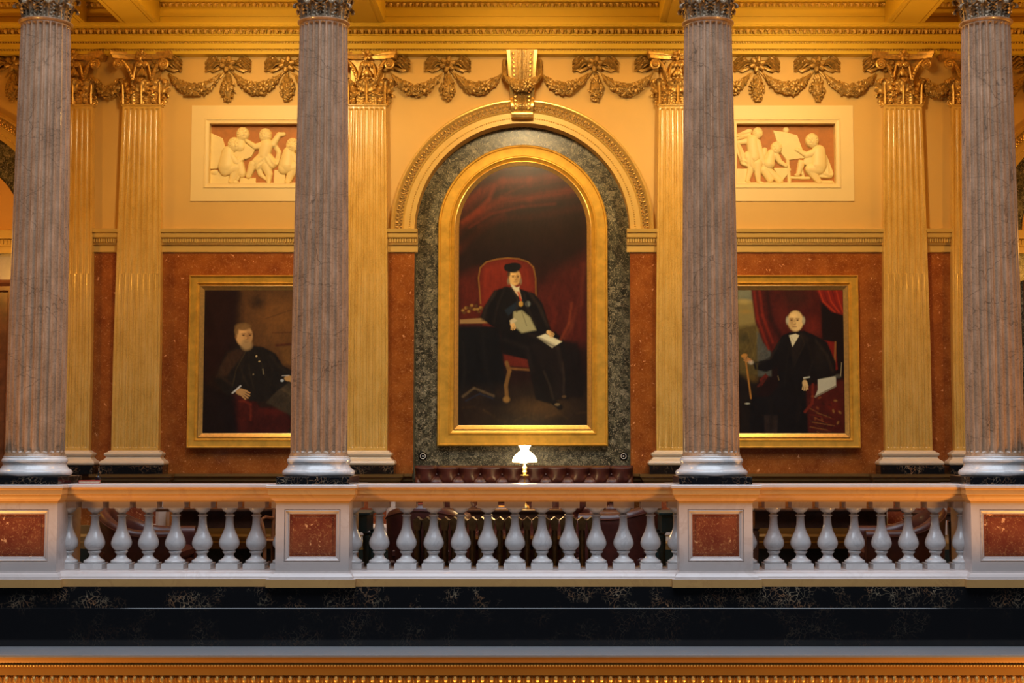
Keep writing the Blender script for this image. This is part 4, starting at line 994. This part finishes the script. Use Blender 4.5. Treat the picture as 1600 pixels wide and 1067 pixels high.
A.poly([(530, 126), (690, 126), (690, 280), (620, 260), (560, 200)], (120, 24, 12), 12)
for k in range(5): A.line([(545+k*26, 130), (570+k*24, 200), (640+k*12, 262)], 7, ((176, 52, 22), (84, 14, 8))[k % 2], 8, .75)
A.poly([(560, 430), (640, 440), (650, 600), (590, 620)], (112, 20, 10), 10); A.line([(640, 440), (634, 560)], 8, (140, 84, 34), 6, .8)
A.poly([(180, 660), (215, 625), (232, 640), (190, 700)], (88, 22, 10), 6); A.line([(170, 700), (215, 655)], 10, (70, 24, 12), 6)
A.poly([(370, 380), (320, 400), (280, 460), (240, 540), (140, 560), (150, 600), (220, 615), (290, 590), (290, 700), (230, 760), (130, 760), (110, 980), (480, 980), (480, 700), (520, 660), (640, 640), (640, 560), (590, 440), (520, 400), (450, 372)], (17, 11, 8), 9)
A.poly([(440, 380), (480, 420), (380, 580), (370, 460)], (32, 21, 13), 14, .8); A.line([(430, 390), (452, 450), (384, 590)], 4, (44, 30, 17), 5, .8); A.ell(540, 540, 60, 120, (28, 19, 12), .9, .8); A.line([(290, 640), (296, 664)], 4, (110, 80, 40), 3)
A.poly([(205, 870), (290, 870), (280, 980), (205, 980)], (46, 30, 20), 10, .8)
A.poly([(360, 400), (400, 390), (422, 400), (380, 468)], (205, 178, 126), 5); A.line([(372, 410), (392, 440)], 3, (140, 112, 70), 4, .7)
A.poly([(460, 700), (690, 660), (690, 980), (470, 980)], (70, 18, 9), 18)
for k in range(16): A.line([(480+k % 4*14, 830+k*9), (540+k % 5*22, 860+k*8)], 4, ((140, 84, 34), (110, 34, 14), (60, 40, 20))[k % 3], 4, .7)
A.ell(620, 820, 60, 60, (96, 24, 10), .8, .7); A.line([(500, 690), (495, 800), (450, 850)], 12, (104, 30, 14), 8); A.poly([(530, 660), (640, 640), (640, 700), (512, 762), (530, 720)], (176, 156, 116), 5); A.line([(512, 762), (636, 700)], 7, (120, 100, 70), 4); A.ell(655, 640, 26, 16, (70, 60, 44), .5); A.line([(668, 640), (676, 560)], 3, (170, 140, 90), 3)
A.line([(94, 530), (126, 770)], 7, (160, 96, 32), 4); A.ell(88, 520, 24, 15, (176, 110, 40), .4, 1, -10); A.hand(118, 548, 20, (170, 106, 48), (96, 50, 20), 200); A.ell(128, 560, 22, 16, (200, 170, 130), .6, .6); A.hand(452, 682, 24, (200, 150, 84), (110, 64, 28), 82); A.line([(446, 652), (480, 646)], 6, (200, 180, 140), 4, .8); A.ell(104, 802, 20, 7, (170, 150, 110), .5)
A.head(400, 315, 66, (214, 164, 92), (140, 86, 36), (176, 150, 104), -.25, bald=True)
for P, wd, c in (([(300, 440), (250, 530), (170, 570)], 12, (36, 24, 15)), ([(520, 430), (590, 520), (620, 610)], 14, (38, 26, 16)), ([(470, 440), (500, 560), (470, 640)], 10, (32, 22, 14)), ([(360, 470), (340, 600), (330, 700)], 8, (28, 19, 12)), ([(240, 780), (250, 860), (240, 960)], 16, (26, 17, 11)), ([(400, 700), (420, 820), (400, 960)], 14, (26, 17, 11))): A.line(P, wd, c, wd, .75)
for k in range(12): A.line([(60+k*9, 360+(k*47) % 260), (96+k*9, 352+(k*31) % 270)], 7, ((118, 88, 34), (64, 50, 22), (92, 70, 30))[k % 3], 10, .45)
for k in range(14): A.ell(500+(k*61) % 170, 760+(k*43) % 190, 16, 9, ((130, 60, 24), (44, 14, 8), (150, 96, 40))[k % 3], .6, .6, k*37)
A.mott(.4, 16)
A.build(pr, -.65, .65, 1.644, 3.424, -.026, gain=1.15)
# ------------------------------------------------------------------ putti reliefs
def relief(label, cx, fx, window, figs, nx=340):
    # figs: name -> shapes in the drawing's own units; fx maps them to metres
    t = thing('putti_relief', label, 'relief', (cx, W, 0), 0, 'putti reliefs')
    hw, z0, z1 = .613, 4.745, 5.495
    b = MB(); b.frame(rpath(hw+.222, 4.52, 5.722), [(0, 0), (0, .012), (.16, .012), (.165, .022), (.178, .022), (.182, .012), (.205, .006), (.222, .006), (.222, -.14)]); b.build('cream_surround', M_['cream'], t, smooth=False)
    MB().box(-hw, hw, .105, .13, z0, z1).build('terracotta_ground', M_['reliefbg'], t, smooth=False)
    x0, y0, x1, y1 = window; ny = int(nx*(y1-y0)/(x1-x0)); X, Y = np.meshgrid(np.linspace(x0, x1, nx), np.linspace(y0, y1, ny)); sc_ = 2*hw/(x1-x0)
    for name, shapes in figs:
        H = np.zeros_like(X)
        for sh in shapes:
            if sh[0] == 'c':                       # tapering limb
                _, ax, ay, ra, bx, by, rb, zo = sh; ra *= 1.13; rb *= 1.13
                tt = np.clip(((X-ax)*(bx-ax)+(Y-ay)*(by-ay))/((bx-ax)**2+(by-ay)**2+1e-9), 0, 1); r = ra+(rb-ra)*tt; d = np.hypot(X-ax-tt*(bx-ax), Y-ay-tt*(by-ay))
                h = np.where(d < r, zo+np.sqrt(np.maximum(0, r*r-d*d))*.85, 0)
            elif sh[0] == 'e':
                _, ax, ay, rx, ry, zo, hh = sh; q = ((X-ax)/rx)**2+((Y-ay)/ry)**2; h = np.where(q < 1, zo+hh*np.sqrt(np.maximum(0, 1-q)), 0)
            elif sh[0] == 'h':                     # head with curls, brow, nose and cheeks
                _, ax, ay, r, fs_ = sh; r *= 1.1; q = np.hypot(X-ax, (Y-ay)*.92)/r; base = np.sqrt(np.maximum(0, 1-q*q)); an = np.arctan2(Y-ay, X-ax)
                hairm = ((Y-ay) < -.25*r) | ((X-ax)*fs_ < -.35*r)
                h = np.where(q < 1, 26+r*.8*base+np.where(hairm, .09*r*np.sin(an*11)*np.sin(q*13), 0), 0)
                for ox, oy, rx, ry, am in ((.30*fs_, .12, .10, .22, .16), (.10*fs_, -.02, .14, .09, -.13), (.52*fs_, -.02, .12, .09, -.13), (.34*fs_, .46, .2, .06, -.10), (.0, .32, .22, .2, .08), (.34*fs_, .62, .2, .13, .08)):
                    h += np.where(q < 1, r*am*np.exp(-((X-ax-ox*r)/(rx*r))**2-((Y-ay-oy*r)/(ry*r))**2), 0)
            elif sh[0] == 'p':
                P, hh = sh[1], sh[2]; ins = np.zeros(X.shape, bool)
                for i in range(len(P)):
                    (ax, ay), (bx, by) = P[i], P[(i+1) % len(P)]
                    if by != ay: ins ^= ((ay > Y) != (by > Y)) & (X < (bx-ax)*(Y-ay)/(by-ay)+ax)
                h = np.where(ins, hh, 0)
            elif sh[0] == 'd':                     # drapery: folds along a limb
                _, ax, ay, ra, bx, by, rb, zo, nf = sh; ra *= 1.15; rb *= 1.15
                L_ = math.hypot(bx-ax, by-ay); tt = np.clip(((X-ax)*(bx-ax)+(Y-ay)*(by-ay))/(L_*L_), 0, 1); r = ra+(rb-ra)*tt; sd = ((X-ax)*(by-ay)-(Y-ay)*(bx-ax))/L_; d = np.hypot(X-ax-tt*(bx-ax), Y-ay-tt*(by-ay))
                h = np.where(d < r, zo+np.sqrt(np.maximum(0, r*r-d*d))*.6+5*np.sin(sd/r*nf*PI/2+tt*3), 0)
            H = np.maximum(H, h)
        H = H[:, :]
        Hs = H.copy()
        Hs[1:-1, 1:-1] = (H[1:-1, 1:-1]*4+H[:-2, 1:-1]+H[2:, 1:-1]+H[1:-1, :-2]+H[1:-1, 2:])/8
        ok = H > 1
        yy = np.where(ok, .100-Hs*sc_*.72, .106)
        XX = (X-x0)*sc_-hw; ZZ = z1-(Y-y0)*(z1-z0)/(y1-y0); V = np.stack([XX, yy, ZZ], -1).reshape(-1, 3)
        idx = np.arange(nx*ny).reshape(ny, nx); F = np.stack([idx[1:, :-1], idx[1:, 1:], idx[:-1, 1:], idx[:-1, :-1]], -1).reshape(-1, 4)
        k = ok.reshape(-1)[F].any(1); F = F[k]; used = np.unique(F); mp = np.zeros(nx*ny, int); mp[used] = np.arange(len(used))
        me = bpy.data.meshes.new(name); me.from_pydata(V[used].tolist(), [], mp[F].tolist()); me.materials.append(M_['relief']); me.polygons.foreach_set('use_smooth', [True]*len(me.polygons)); me.set_sharp_from_angle(angle=math.radians(55))
        o = bpy.data.objects.new(name, me); COL.objects.link(o); o.parent = t
    return t
C_ = lambda *a: ('c',)+a
relief('cream plaster relief of putti around an easel, right of the lamp', 3.275, 0, (90, 180, 1275, 893), [
 ('easel', [('p', [(540, 240), (700, 262), (835, 300), (935, 575), (700, 600), (640, 520)], 16), ('e', 700, 235, 36, 34, 8, 20), C_(715, 600, 18, 735, 865, 20, 6), C_(860, 610, 15, 905, 800, 15, 4), C_(740, 808, 16, 970, 815, 16, 8)]),
 ('portfolio', [('p', [(540, 690), (748, 690), (755, 720), (645, 855), (630, 850)], 20), C_(440, 680, 40, 620, 850, 36, 6)]),
 ('ledge', [('p', [(90, 700), (230, 700), (230, 893), (90, 893)], 8), ('p', [(90, 866), (1275, 866), (1275, 893), (90, 893)], 18)]),
 ('putto', [('h', 355, 275, 58, 1), C_(330, 320, 30, 320, 360, 34, 20), C_(290, 370, 66, 310, 560, 66, 16), C_(350, 390, 40, 405, 590, 30, 26), C_(405, 590, 28, 445, 665, 22, 26), C_(240, 370, 34, 120, 385, 24, 12), ('d', 110, 420, 34, 190, 620, 44, 12, 4), ('d', 190, 620, 44, 330, 650, 50, 18, 4), ('d', 260, 560, 70, 290, 650, 66, 16, 5), C_(352, 640, 50, 350, 760, 36, 20), C_(350, 760, 36, 360, 855, 24, 20), C_(360, 862, 20, 415, 878, 14, 20), C_(272, 690, 40, 225, 845, 24, 14), C_(222, 850, 18, 250, 862, 14, 14), ('p', [(280, 480), (310, 470), (345, 600), (310, 620)], 70), ('d', 105, 300, 14, 260, 250, 26, 6, 3), ('d', 105, 340, 12, 250, 290, 24, 6, 3)]),
 ('putto', [('h', 580, 455, 64, -1), C_(520, 520, 46, 490, 640, 62, 16), C_(440, 480, 30, 420, 560, 30, 10), C_(575, 545, 36, 620, 620, 28, 24), C_(620, 620, 27, 695, 670, 20, 26), C_(430, 720, 46, 500, 830, 40, 10)]),
 ('putto', [('h', 1010, 365, 74, -1), C_(1045, 430, 36, 1070, 470, 40, 18), C_(1090, 500, 74, 1085, 660, 88, 16), C_(1060, 500, 46, 940, 545, 34, 34), C_(940, 540, 33, 840, 480, 22, 30), ('e', 830, 478, 34, 22, 20, 24), ('e', 965, 620, 66, 54, 40, 10), C_(1090, 700, 66, 985, 705, 56, 26), C_(985, 715, 52, 1085, 855, 32, 22), C_(1090, 868, 22, 1250, 862, 16, 16), ('d', 1165, 560, 26, 1210, 760, 50, 6, 4), ('d', 1130, 770, 40, 1220, 770, 40, 14, 4), C_(880, 640, 38, 850, 745, 28, 14), ('e', 830, 775, 34, 18, 14, 20)]),
])
relief('cream plaster relief of putti reading a scroll, left of the lamp, cut by the column', -3.275, 0, (55, 120, 1470, 945), [
 ('rock', [('p', [(55, 770), (330, 790), (310, 945), (55, 945)], 30), ('e', 110, 775, 60, 40, 20, 24), ('p', [(55, 230), (215, 300), (265, 440), (170, 720), (55, 730)], 20), ('p', [(480, 850), (705, 850), (705, 945), (470, 945)], 22), ('p', [(55, 918), (1470, 918), (1470, 945), (55, 945)], 18)]),
 ('scroll', [('p', [(370, 520), (400, 560), (560, 600), (640, 560), (690, 465), (545, 365)], 36), C_(450, 620, 60, 500, 790, 56, 14)]),
 ('putto', [('h', 510, 245, 84, 1), C_(480, 320, 60, 470, 420, 70, 8)]),
 ('putto', [('h', 390, 392, 88, 1), C_(300, 500, 80, 280, 690, 108, 20), C_(350, 560, 50, 430, 650, 38, 44), C_(430, 650, 38, 510, 590, 26, 46), C_(270, 745, 78, 420, 715, 62, 34), C_(420, 725, 60, 360, 900, 40, 30), C_(360, 905, 30, 440, 915, 20, 30), C_(470, 800, 30, 440, 870, 24, 20)]),
 ('putto', [('h', 835, 262, 84, -1), C_(850, 350, 50, 850, 390, 70, 16), C_(850, 400, 86, 820, 540, 76, 18), C_(790, 400, 46, 690, 420, 36, 34), C_(690, 420, 36, 565, 335, 22, 36), C_(950, 380, 44, 1030, 250, 32, 20), C_(1030, 250, 30, 1100, 245, 26, 20), ('d', 830, 560, 84, 740, 650, 84, 22, 6), ('d', 830, 560, 84, 900, 640, 84, 22, 6), C_(850, 690, 62, 895, 800, 46, 20), C_(895, 800, 44, 890, 915, 28, 20), C_(660, 670, 54, 600, 830, 34, 22), C_(740, 690, 44, 770, 800, 34, 12), C_(770, 800, 34, 850, 870, 18, 12), ('d', 960, 380, 26, 1035, 500, 30, 10, 3), ('d', 1035, 500, 30, 1000, 650, 28, 10, 3), ('d', 1000, 650, 28, 870, 740, 34, 14, 3)]),
 ('putto', [('h', 1230, 400, 86, -1), C_(1170, 500, 70, 1150, 680, 104, 18), C_(1110, 720, 76, 1250, 700, 66, 30), C_(1250, 710, 62, 1170, 900, 40, 26), C_(1230, 540, 48, 1290, 640, 36, 36), ('p', [(970, 740), (1130, 740), (1130, 945), (960, 945)], 28)]),
 ('tablet', [('p', [(1290, 470), (1430, 520), (1400, 720), (1270, 660)], 40), C_(1350, 700, 50, 1380, 910, 44, 14)]),
])
# ------------------------------------------------------------------ bell pushes on the green marble
def bell(label, x):
    t = thing('bell_push', label, 'bell push', (x, W+.198, 1.372), 0, 'round bell pushes on the green marble')
    Q = RX(PI/2)
    MB().lathe([(.052, 0), (.052, .012), (.046, .018), (.01, .018)], 28, Q).build('backplate', M_['black'], t)
    MB().lathe([(.036, .017), (.036, .024), (.033, .027), (.028, .024), (.028, .017)], 28, Q, cap=False).build('ring', M_['white'], t)
    MB().lathe([(.010, .017), (.009, .026), (.003, .029)], 14, Q).build('button', M_['white'], t)
    return t
e0 = bell('round black bell push with white ring above the left end of the sofa', -1.228)
dup(e0, (1.252, W+.198, 1.372), 'round black bell push with white ring above the right end of the sofa')
# ------------------------------------------------------------------ sofa
so = thing('chesterfield_sofa', 'long buttoned burgundy leather sofa standing in the green marble niche', 'sofa', (.03, 3.0, 0))
HW = 1.315
btn = []
def tuft(x, z):
    # deep-buttoned surface, height in metres outward
    px_, pz_ = .263, .20; best = 9
    for r_ in range(0, 5):
        zc = 1.155-r_*pz_*.8; off = 0 if r_ % 2 == 0 else px_/2
        k = round((x-off-.0)/px_); xc = k*px_+off; best = min(best, math.hypot((x-xc), (z-zc)*1.1))
    h = .062*(1-math.exp(-(best/.055)**2*.8))
    # pleats between buttons and from the top row over the roll
    if z > 1.155: d = abs(((x/px_)+.5) % 1-.5)*px_; h -= .018*math.exp(-(d/.014)**2)
    else:
        a = ((x/px_ + (z-1.155)/(pz_*.8)*.5)+.5) % 1-.5; b_ = ((x/px_ - (z-1.155)/(pz_*.8)*.5)+.5) % 1-.5
        h -= .016*math.exp(-(a*px_/.012)**2)+.016*math.exp(-(b_*px_/.012)**2)
    return h
def backf(a, b):
    x = (a*2-1)*HW
    if b < .8: z = .45+b/.8*.78; y = .12-tuft(x, z)-.05*(z-.45)*0; q = (1-abs(x)/HW); 
    else:
        q = (b-.8)/.2*PI; z = 1.23+.035*math.sin(q); y = .12-tuft(x, 1.23)*(.5+.5*math.cos(q))+.16*(1-math.cos(q))*.5
    e = min(1, (HW-abs(x))/.05); y = y+(.05*(1-math.sqrt(max(0, 1-(1-e)**2)))); 
    return (x, y+.06, z)
MB().grid(backf, 300, 90).build('backrest', M_['leather'], so, ang=80)
MB().bevbox(-HW, HW, .24, .50, .12, 1.235, .03).build('back_frame', M_['leather'], so)
bm = MB()
for r_ in range(4):
    zc = 1.155-r_*.16; off = 0 if r_ % 2 == 0 else .1315
    for k in range(-5, 6):
        x = k*.263+off
        if abs(x) < HW-.06: bm.ell((x, .17, zc), (.014, .012, .014), 8, 5)
bm.build('buttons', M_['leather'], so)
for k in range(3):
    MB().bevbox(-1.08+k*.72, -1.08+k*.72+.715, -.52, .13, .33, .47, .04).build('seat_cushion', M_['leather'], so)
MB().bevbox(-1.10, 1.10, -.50, .28, .14, .33, .02).build('seat_base', M_['leather'], so)
for s in (-1, 1):
    am = MB(); am.bevbox(*sorted((s*1.10, s*1.29)), -.50, .26, .12, .62, .03)
    am.lathe([(.02, -.53), (.10, -.525), (.115, -.50), (.115, .25), (.10, .26), (.02, .265)], 24, T(s*1.20, 0, .63) @ RX(-PI/2)); am.build('arm', M_['leather'], so)
    for y in (-.44, .42): MB().lathe([(.022, 0), (.03, .03), (.024, .06), (.034, .12), (.034, .14)], 14, T(s*1.2, y, 0)).build('leg', M_['wood'], so)
# ------------------------------------------------------------------ lamp table, lamp, books
def table(label, x, y, hw, hd, h, mat, apron=.13, leg=.028, inset=.05, cat='table', name='table', th=.03):
    t = thing(name, label, cat, (x, y, 0))
    MB().bevbox(-hw, hw, -hd, hd, h-th, h, .006).build('top', mat, t)
    i = inset; MB().box(-hw+i, hw-i, -hd+i*.6, hd-i*.6, h-th-apron, h-th).build('apron', mat, t)
    for sx in (-1, 1):
        for sy in (-1, 1):
            X_, Y_ = sx*(hw-i-.002), sy*(hd-i*.6-.002)
            MB().lathe([(leg*.75, 0), (leg*.7, .05), (leg*.9, .07), (leg*.75, .10), (leg*1.0, h*.45), (leg*1.15, h-th-apron-.04), (leg*.8, h-th-apron-.03), (leg*1.3, h-th-apron)], 14, T(X_, Y_, 0)).build('leg', mat, t)
    return t
TT = .805
table('dark wooden table under the lamp, half hidden behind the balusters', -.33, 2.03, .91, .30, TT, M_['wood'], .08)
lp = thing('oil_lamp_style_table_lamp', 'lit brass table lamp with a white glass shade, in front of the sofa', 'lamp', (.060, 1.95, TT))
lp.name = 'table_lamp'
z = -TT
MB().lathe([(.066, TT+z), (.066, .818+z), (.058, .83+z), (.034, .85+z), (.018, .87+z), (.010, .90+z), (.009, 1.17+z)], 28).build('base', M_['brass'], lp)
MB().lathe([(.012, 1.165+z), (.050, 1.17+z), (.052, 1.178+z), (.014, 1.184+z)], 28).build('drip_tray', M_['brass'], lp)
MB().lathe([(.014, 1.18+z), (.022, 1.20+z), (.028, 1.215+z), (.020, 1.23+z), (.026, 1.245+z), (.028, 1.262+z), (.014, 1.28+z), (.010, 1.30+z), (.02, 1.315+z), (.03, 1.33+z)], 24).build('burner', M_['brass'], lp)
MB().lathe([(.128, 1.316+z), (.136, 1.320+z), (.139, 1.332+z), (.136, 1.352+z), (.124, 1.38+z), (.104, 1.405+z), (.078, 1.428+z), (.058, 1.442+z), (.048, 1.455+z), (.049, 1.468+z), (.058, 1.488+z), (.072, 1.508+z), (.069, 1.509+z), (.055, 1.488+z), (.046, 1.468+z), (.045, 1.455+z), (.055, 1.440+z), (.076, 1.424+z), (.101, 1.402+z), (.120, 1.378+z), (.132, 1.35+z), (.134, 1.332+z), (.128, 1.316+z)], 48, cap=False).build('shade', M_['opal'], lp)
MB().lathe([(.133, 1.314+z), (.142, 1.316+z), (.142, 1.322+z), (.133, 1.323+z)], 40, cap=False).build('shade_ring', M_['brass'], lp)
ll = bpy.data.lights.new('lamp_bulb', 'POINT'); ll.energy = 6; ll.color = (1, .66, .28); ll.shadow_soft_size = .05
lo = bpy.data.objects.new('lamp_bulb', ll); COL.objects.link(lo); lo.location = (.045, 1.95, 1.56)
l2 = bpy.data.lights.new('lamp_glow', 'POINT'); l2.energy = 22; l2.color = (1, .66, .28); l2.shadow_soft_size = .06
lo2 = bpy.data.objects.new('lamp_glow', l2); COL.objects.link(lo2); lo2.location = (.045, 1.86, 1.275)
def book(label, x, y, z, w_, d_, h_, rz, mat, group=None):
    t = thing('book', label, 'book', (x, y, z), rz, group)
    c = MB(); c.box(-w_/2, w_/2, -d_/2, d_/2, 0, .004); c.box(-w_/2, w_/2, -d_/2, d_/2, h_-.004, h_); c.box(-w_/2, -w_/2+.004, -d_/2, d_/2, .004, h_-.004); c.build('cover', mat, t)
    MB().box(-w_/2+.004, w_/2-.006, -d_/2+.005, d_/2-.005, .004, h_-.004).build('pages', M_['page'], t)
    return t
book('red book on the dark table left of the lamp, seen between two balusters', -1.08, 1.93, TT, .22, .16, .06, .3, M_['red'])
book('ochre book on the dark table just left of the lamp', -.207, 1.92, TT, .12, .17, .03, .1, M_['amber'])
book('red book with cream pages lying on the handrail beside the leftmost column', -4.20, .10, 1.139, .20, .15, .030, .25, M_['red'])
bk = thing('desk_ornament', 'small black ornament with a thin spike, behind the red book on the handrail', 'ornament', (-4.16, .235, 1.139))
MB().lathe([(.030, 0), (.032, .01), (.026, .03), (.030, .06), (.020, .075), (.008, .08)], 18).build('body', M_['black'], bk); MB().lathe([(.006, .078), (.004, .12), (.001, .125)], 8).build('spike', M_['black'], bk)
# ------------------------------------------------------------------ radiator
ra = thing('column_radiator', 'dark cast-iron column radiator behind the middle balusters, lit gold on top', 'radiator', (-.12, .52, 0))
ns = 20; p = .0925
for k in range(ns):
    x = (k-(ns-1)/2)*p; m = MB()
    # one section: four rounded columns rising to a gabled top
    pr_ = [(x-.044, .758), (x-.038, .764), (x-.030, .766), (x-.010, .786), (x, .792), (x+.010, .786), (x+.030, .766), (x+.038, .764), (x+.044, .758), (x+.034, .70), (x+.030, .66), (x-.030, .66), (x-.034, .70)]
    m.ext_y(pr_, -.10, .10)
    for q in (-.045, .045):
        m.lathe([(.026, .12), (.028, .16), (.028, .62), (.024, .67)], 10, T(x, q*1.4, 0) @ Matrix.Diagonal((1.05, 1.5, 1, 1)))
    m.ext_y([(x-.044, .10), (x+.044, .10), (x+.044, .17), (x-.044, .17)], -.09, .09)
    m.build('section', M_['iron'], ra, ang=40)
for x in (-(ns-1)/2*p, (ns-1)/2*p):
    m = MB(); m.box(x-.03, x+.03, -.09, -.05, 0, .12); m.box(x-.03, x+.03, .05, .09, 0, .12); m.build('foot', M_['iron'], ra)
# ------------------------------------------------------------------ leather armchairs
def tub_chair(label, x, y, rz, arm=.60, back=.84, hw=.40, group='leather armchairs'):
    t = thing('leather_armchair', label, 'armchair', (x, y, 0), rz, group)
    # horseshoe shell, open towards -y; the top edge rises from arms to back
    n = 44
    def pathp(u):
        # u 0..1 from right front around the back to left front
        L1 = .46; A_ = PI*.80*hw; tot = 2*L1*hw/.40+PI*hw; s = u*tot; l1 = L1*hw/.40
        if s < l1: return (hw, -l1+s), (1, 0)
        if s > tot-l1: return (-hw, -(s-(tot-l1))), (-1, 0)
        a = (s-l1)/hw; return (hw*math.cos(a), hw*math.sin(a)), (math.cos(a), math.sin(a))
    def top(u): q = max(0, 1-abs(u-.5)/.34); return arm+(back-arm)*(q*q*(3-2*q))
    prof = [(.02, .16, 0), (.035, .30, 0), (.045, .6, 0), (.06, .9, 0), (.065, .96, .015), (.045, 1.0, .035), (0, 1, .05), (-.045, 1.0, .035), (-.065, .96, .01), (-.06, .88, 0), (-.05, .62, 0), (-.045, .45, 0)]
    m = MB(); vs_ = []; k = len(prof)
    for i in range(n+1):
        u = i/n; (px_, py_), (nx_, ny_) = pathp(u); h = top(u)
        for o, f, e in prof: vs_.append((px_+nx_*o, py_+ny_*o, f*h+e))
    fs = [(i*k+j, (i+1)*k+j, (i+1)*k+j+1, i*k+j+1) for i in range(n) for j in range(k-1)] + [tuple(range(k)), tuple(n*k+j for j in reversed(range(k)))]
    m.add(vs_, fs); m.build('shell', M_['leather'], t, ang=60)
    sr = MB(); sr.bevbox(-hw+.02, hw-.02, -.45, .30, .14, .32, .02); sr.build('seat_base', M_['leather'], t)
    MB().bevbox(-hw+.06, hw-.06, -.46, .30, .321, .46, .045).build('seat_cushion', M_['leather'], t)
    pp = MB()
    for i in range(n+1): pass
    pp.tube([(pathp(i/n)[0][0]+pathp(i/n)[1][0]*.066, pathp(i/n)[0][1]+pathp(i/n)[1][1]*.066, top(i/n)*.96+.012) for i in range(n+1)], .007, 6); pp.build('piping', M_['leather'], t)
    for sx in (-1, 1):
        for yy in (-.40, .24): MB().lathe([(.016, 0), (.02, .04), (.028, .12), (.03, .15)], 12, T(sx*(hw-.07), yy, 0)).build('leg', M_['wood'], t)
    return t
ch = tub_chair('burgundy leather armchair behind the left bay of balusters', -3.92, .98, -PI/2*-1 if False else PI/2)
ch.rotation_euler[2] = PI/2
dup(ch, (4.02, 1.02, 0), 'burgundy leather armchair behind the right bay of balusters', -PI/2)
ch2 = tub_chair('burgundy leather armchair right of the radiator, behind the middle balusters', 1.13, 1.56, -PI/2-.2, arm=.74, back=.86, hw=.36)
dup(ch2, (-.97, 1.17, 0), 'burgundy leather armchair left of the radiator, behind the middle balusters', PI-.1)
# ------------------------------------------------------------------ writing tables, chair, side tables
table('dark wooden writing table against the wall under the portrait of the bearded man', -3.345, 2.86, .92, .32, .775, M_['wood'], .20, .045, .22, name='writing_table')
table('dark wooden writing table against the wall under the portrait of the man with a cane', 3.50, 2.86, 1.02, .32, .775, M_['wood'], .20, .045, .25, name='writing_table')
table('small dark green table standing behind the pedestal left of the lamp', -1.80, .78, .315, .28, .835, M_['greenpaint'], .17, .035, .03, name='side_table')
table('small dark green table standing behind the pedestal right of the lamp', 1.76, .78, .315, .28, .835, M_['greenpaint'], .17, .035, .03, name='side_table')
table('small dark wooden side table behind the rightmost leather armchair', 4.66, 2.1, .30, .25, .77, M_['wood'], .06, .03, .04, name='side_table')
wc = thing('wooden_chair', 'brown wooden chair with curved arms beside the left writing table', 'chair', (-2.62, 2.15, 0))
MB().bevbox(-.24, .24, -.22, .22, .43, .47, .015).build('seat', M_['wood2'], wc)
for s in (-1, 1):
    MB().tube([(s*.21, -.19, 0), (s*.215, -.19, .25), (s*.21, -.19, .43)], [.018, .022, .02], 8).build('leg', M_['wood2'], wc)
    MB().tube([(s*.20, .22, 0), (s*.20, .19, .43), (s*.20, .22, .70), (s*.20, .27, .92)], [.018, .022, .018, .016], 8).build('leg', M_['wood2'], wc)
    MB().tube([(s*.20, .22, .68), (s*.26, .05, .70), (s*.27, -.12, .68), (s*.24, -.17, .60), (s*.215, -.17, .46)], .018, 8).build('arm', M_['wood2'], wc)
MB().tube([(-.20, .26, .90), (0, .29, .93), (.20, .26, .90)], .026, 8).build('crest_rail', M_['wood2'], wc)
for k in range(4): MB().tube([(-.12+k*.08, .19, .47), (-.12+k*.08, .27, .90)], .011, 6).build('spindle', M_['wood2'], wc)
MB().tube([(-.21, 0, .2), (0, -.05, .17), (.21, 0, .2)], .014, 8).build('stretcher', M_['wood2'], wc)
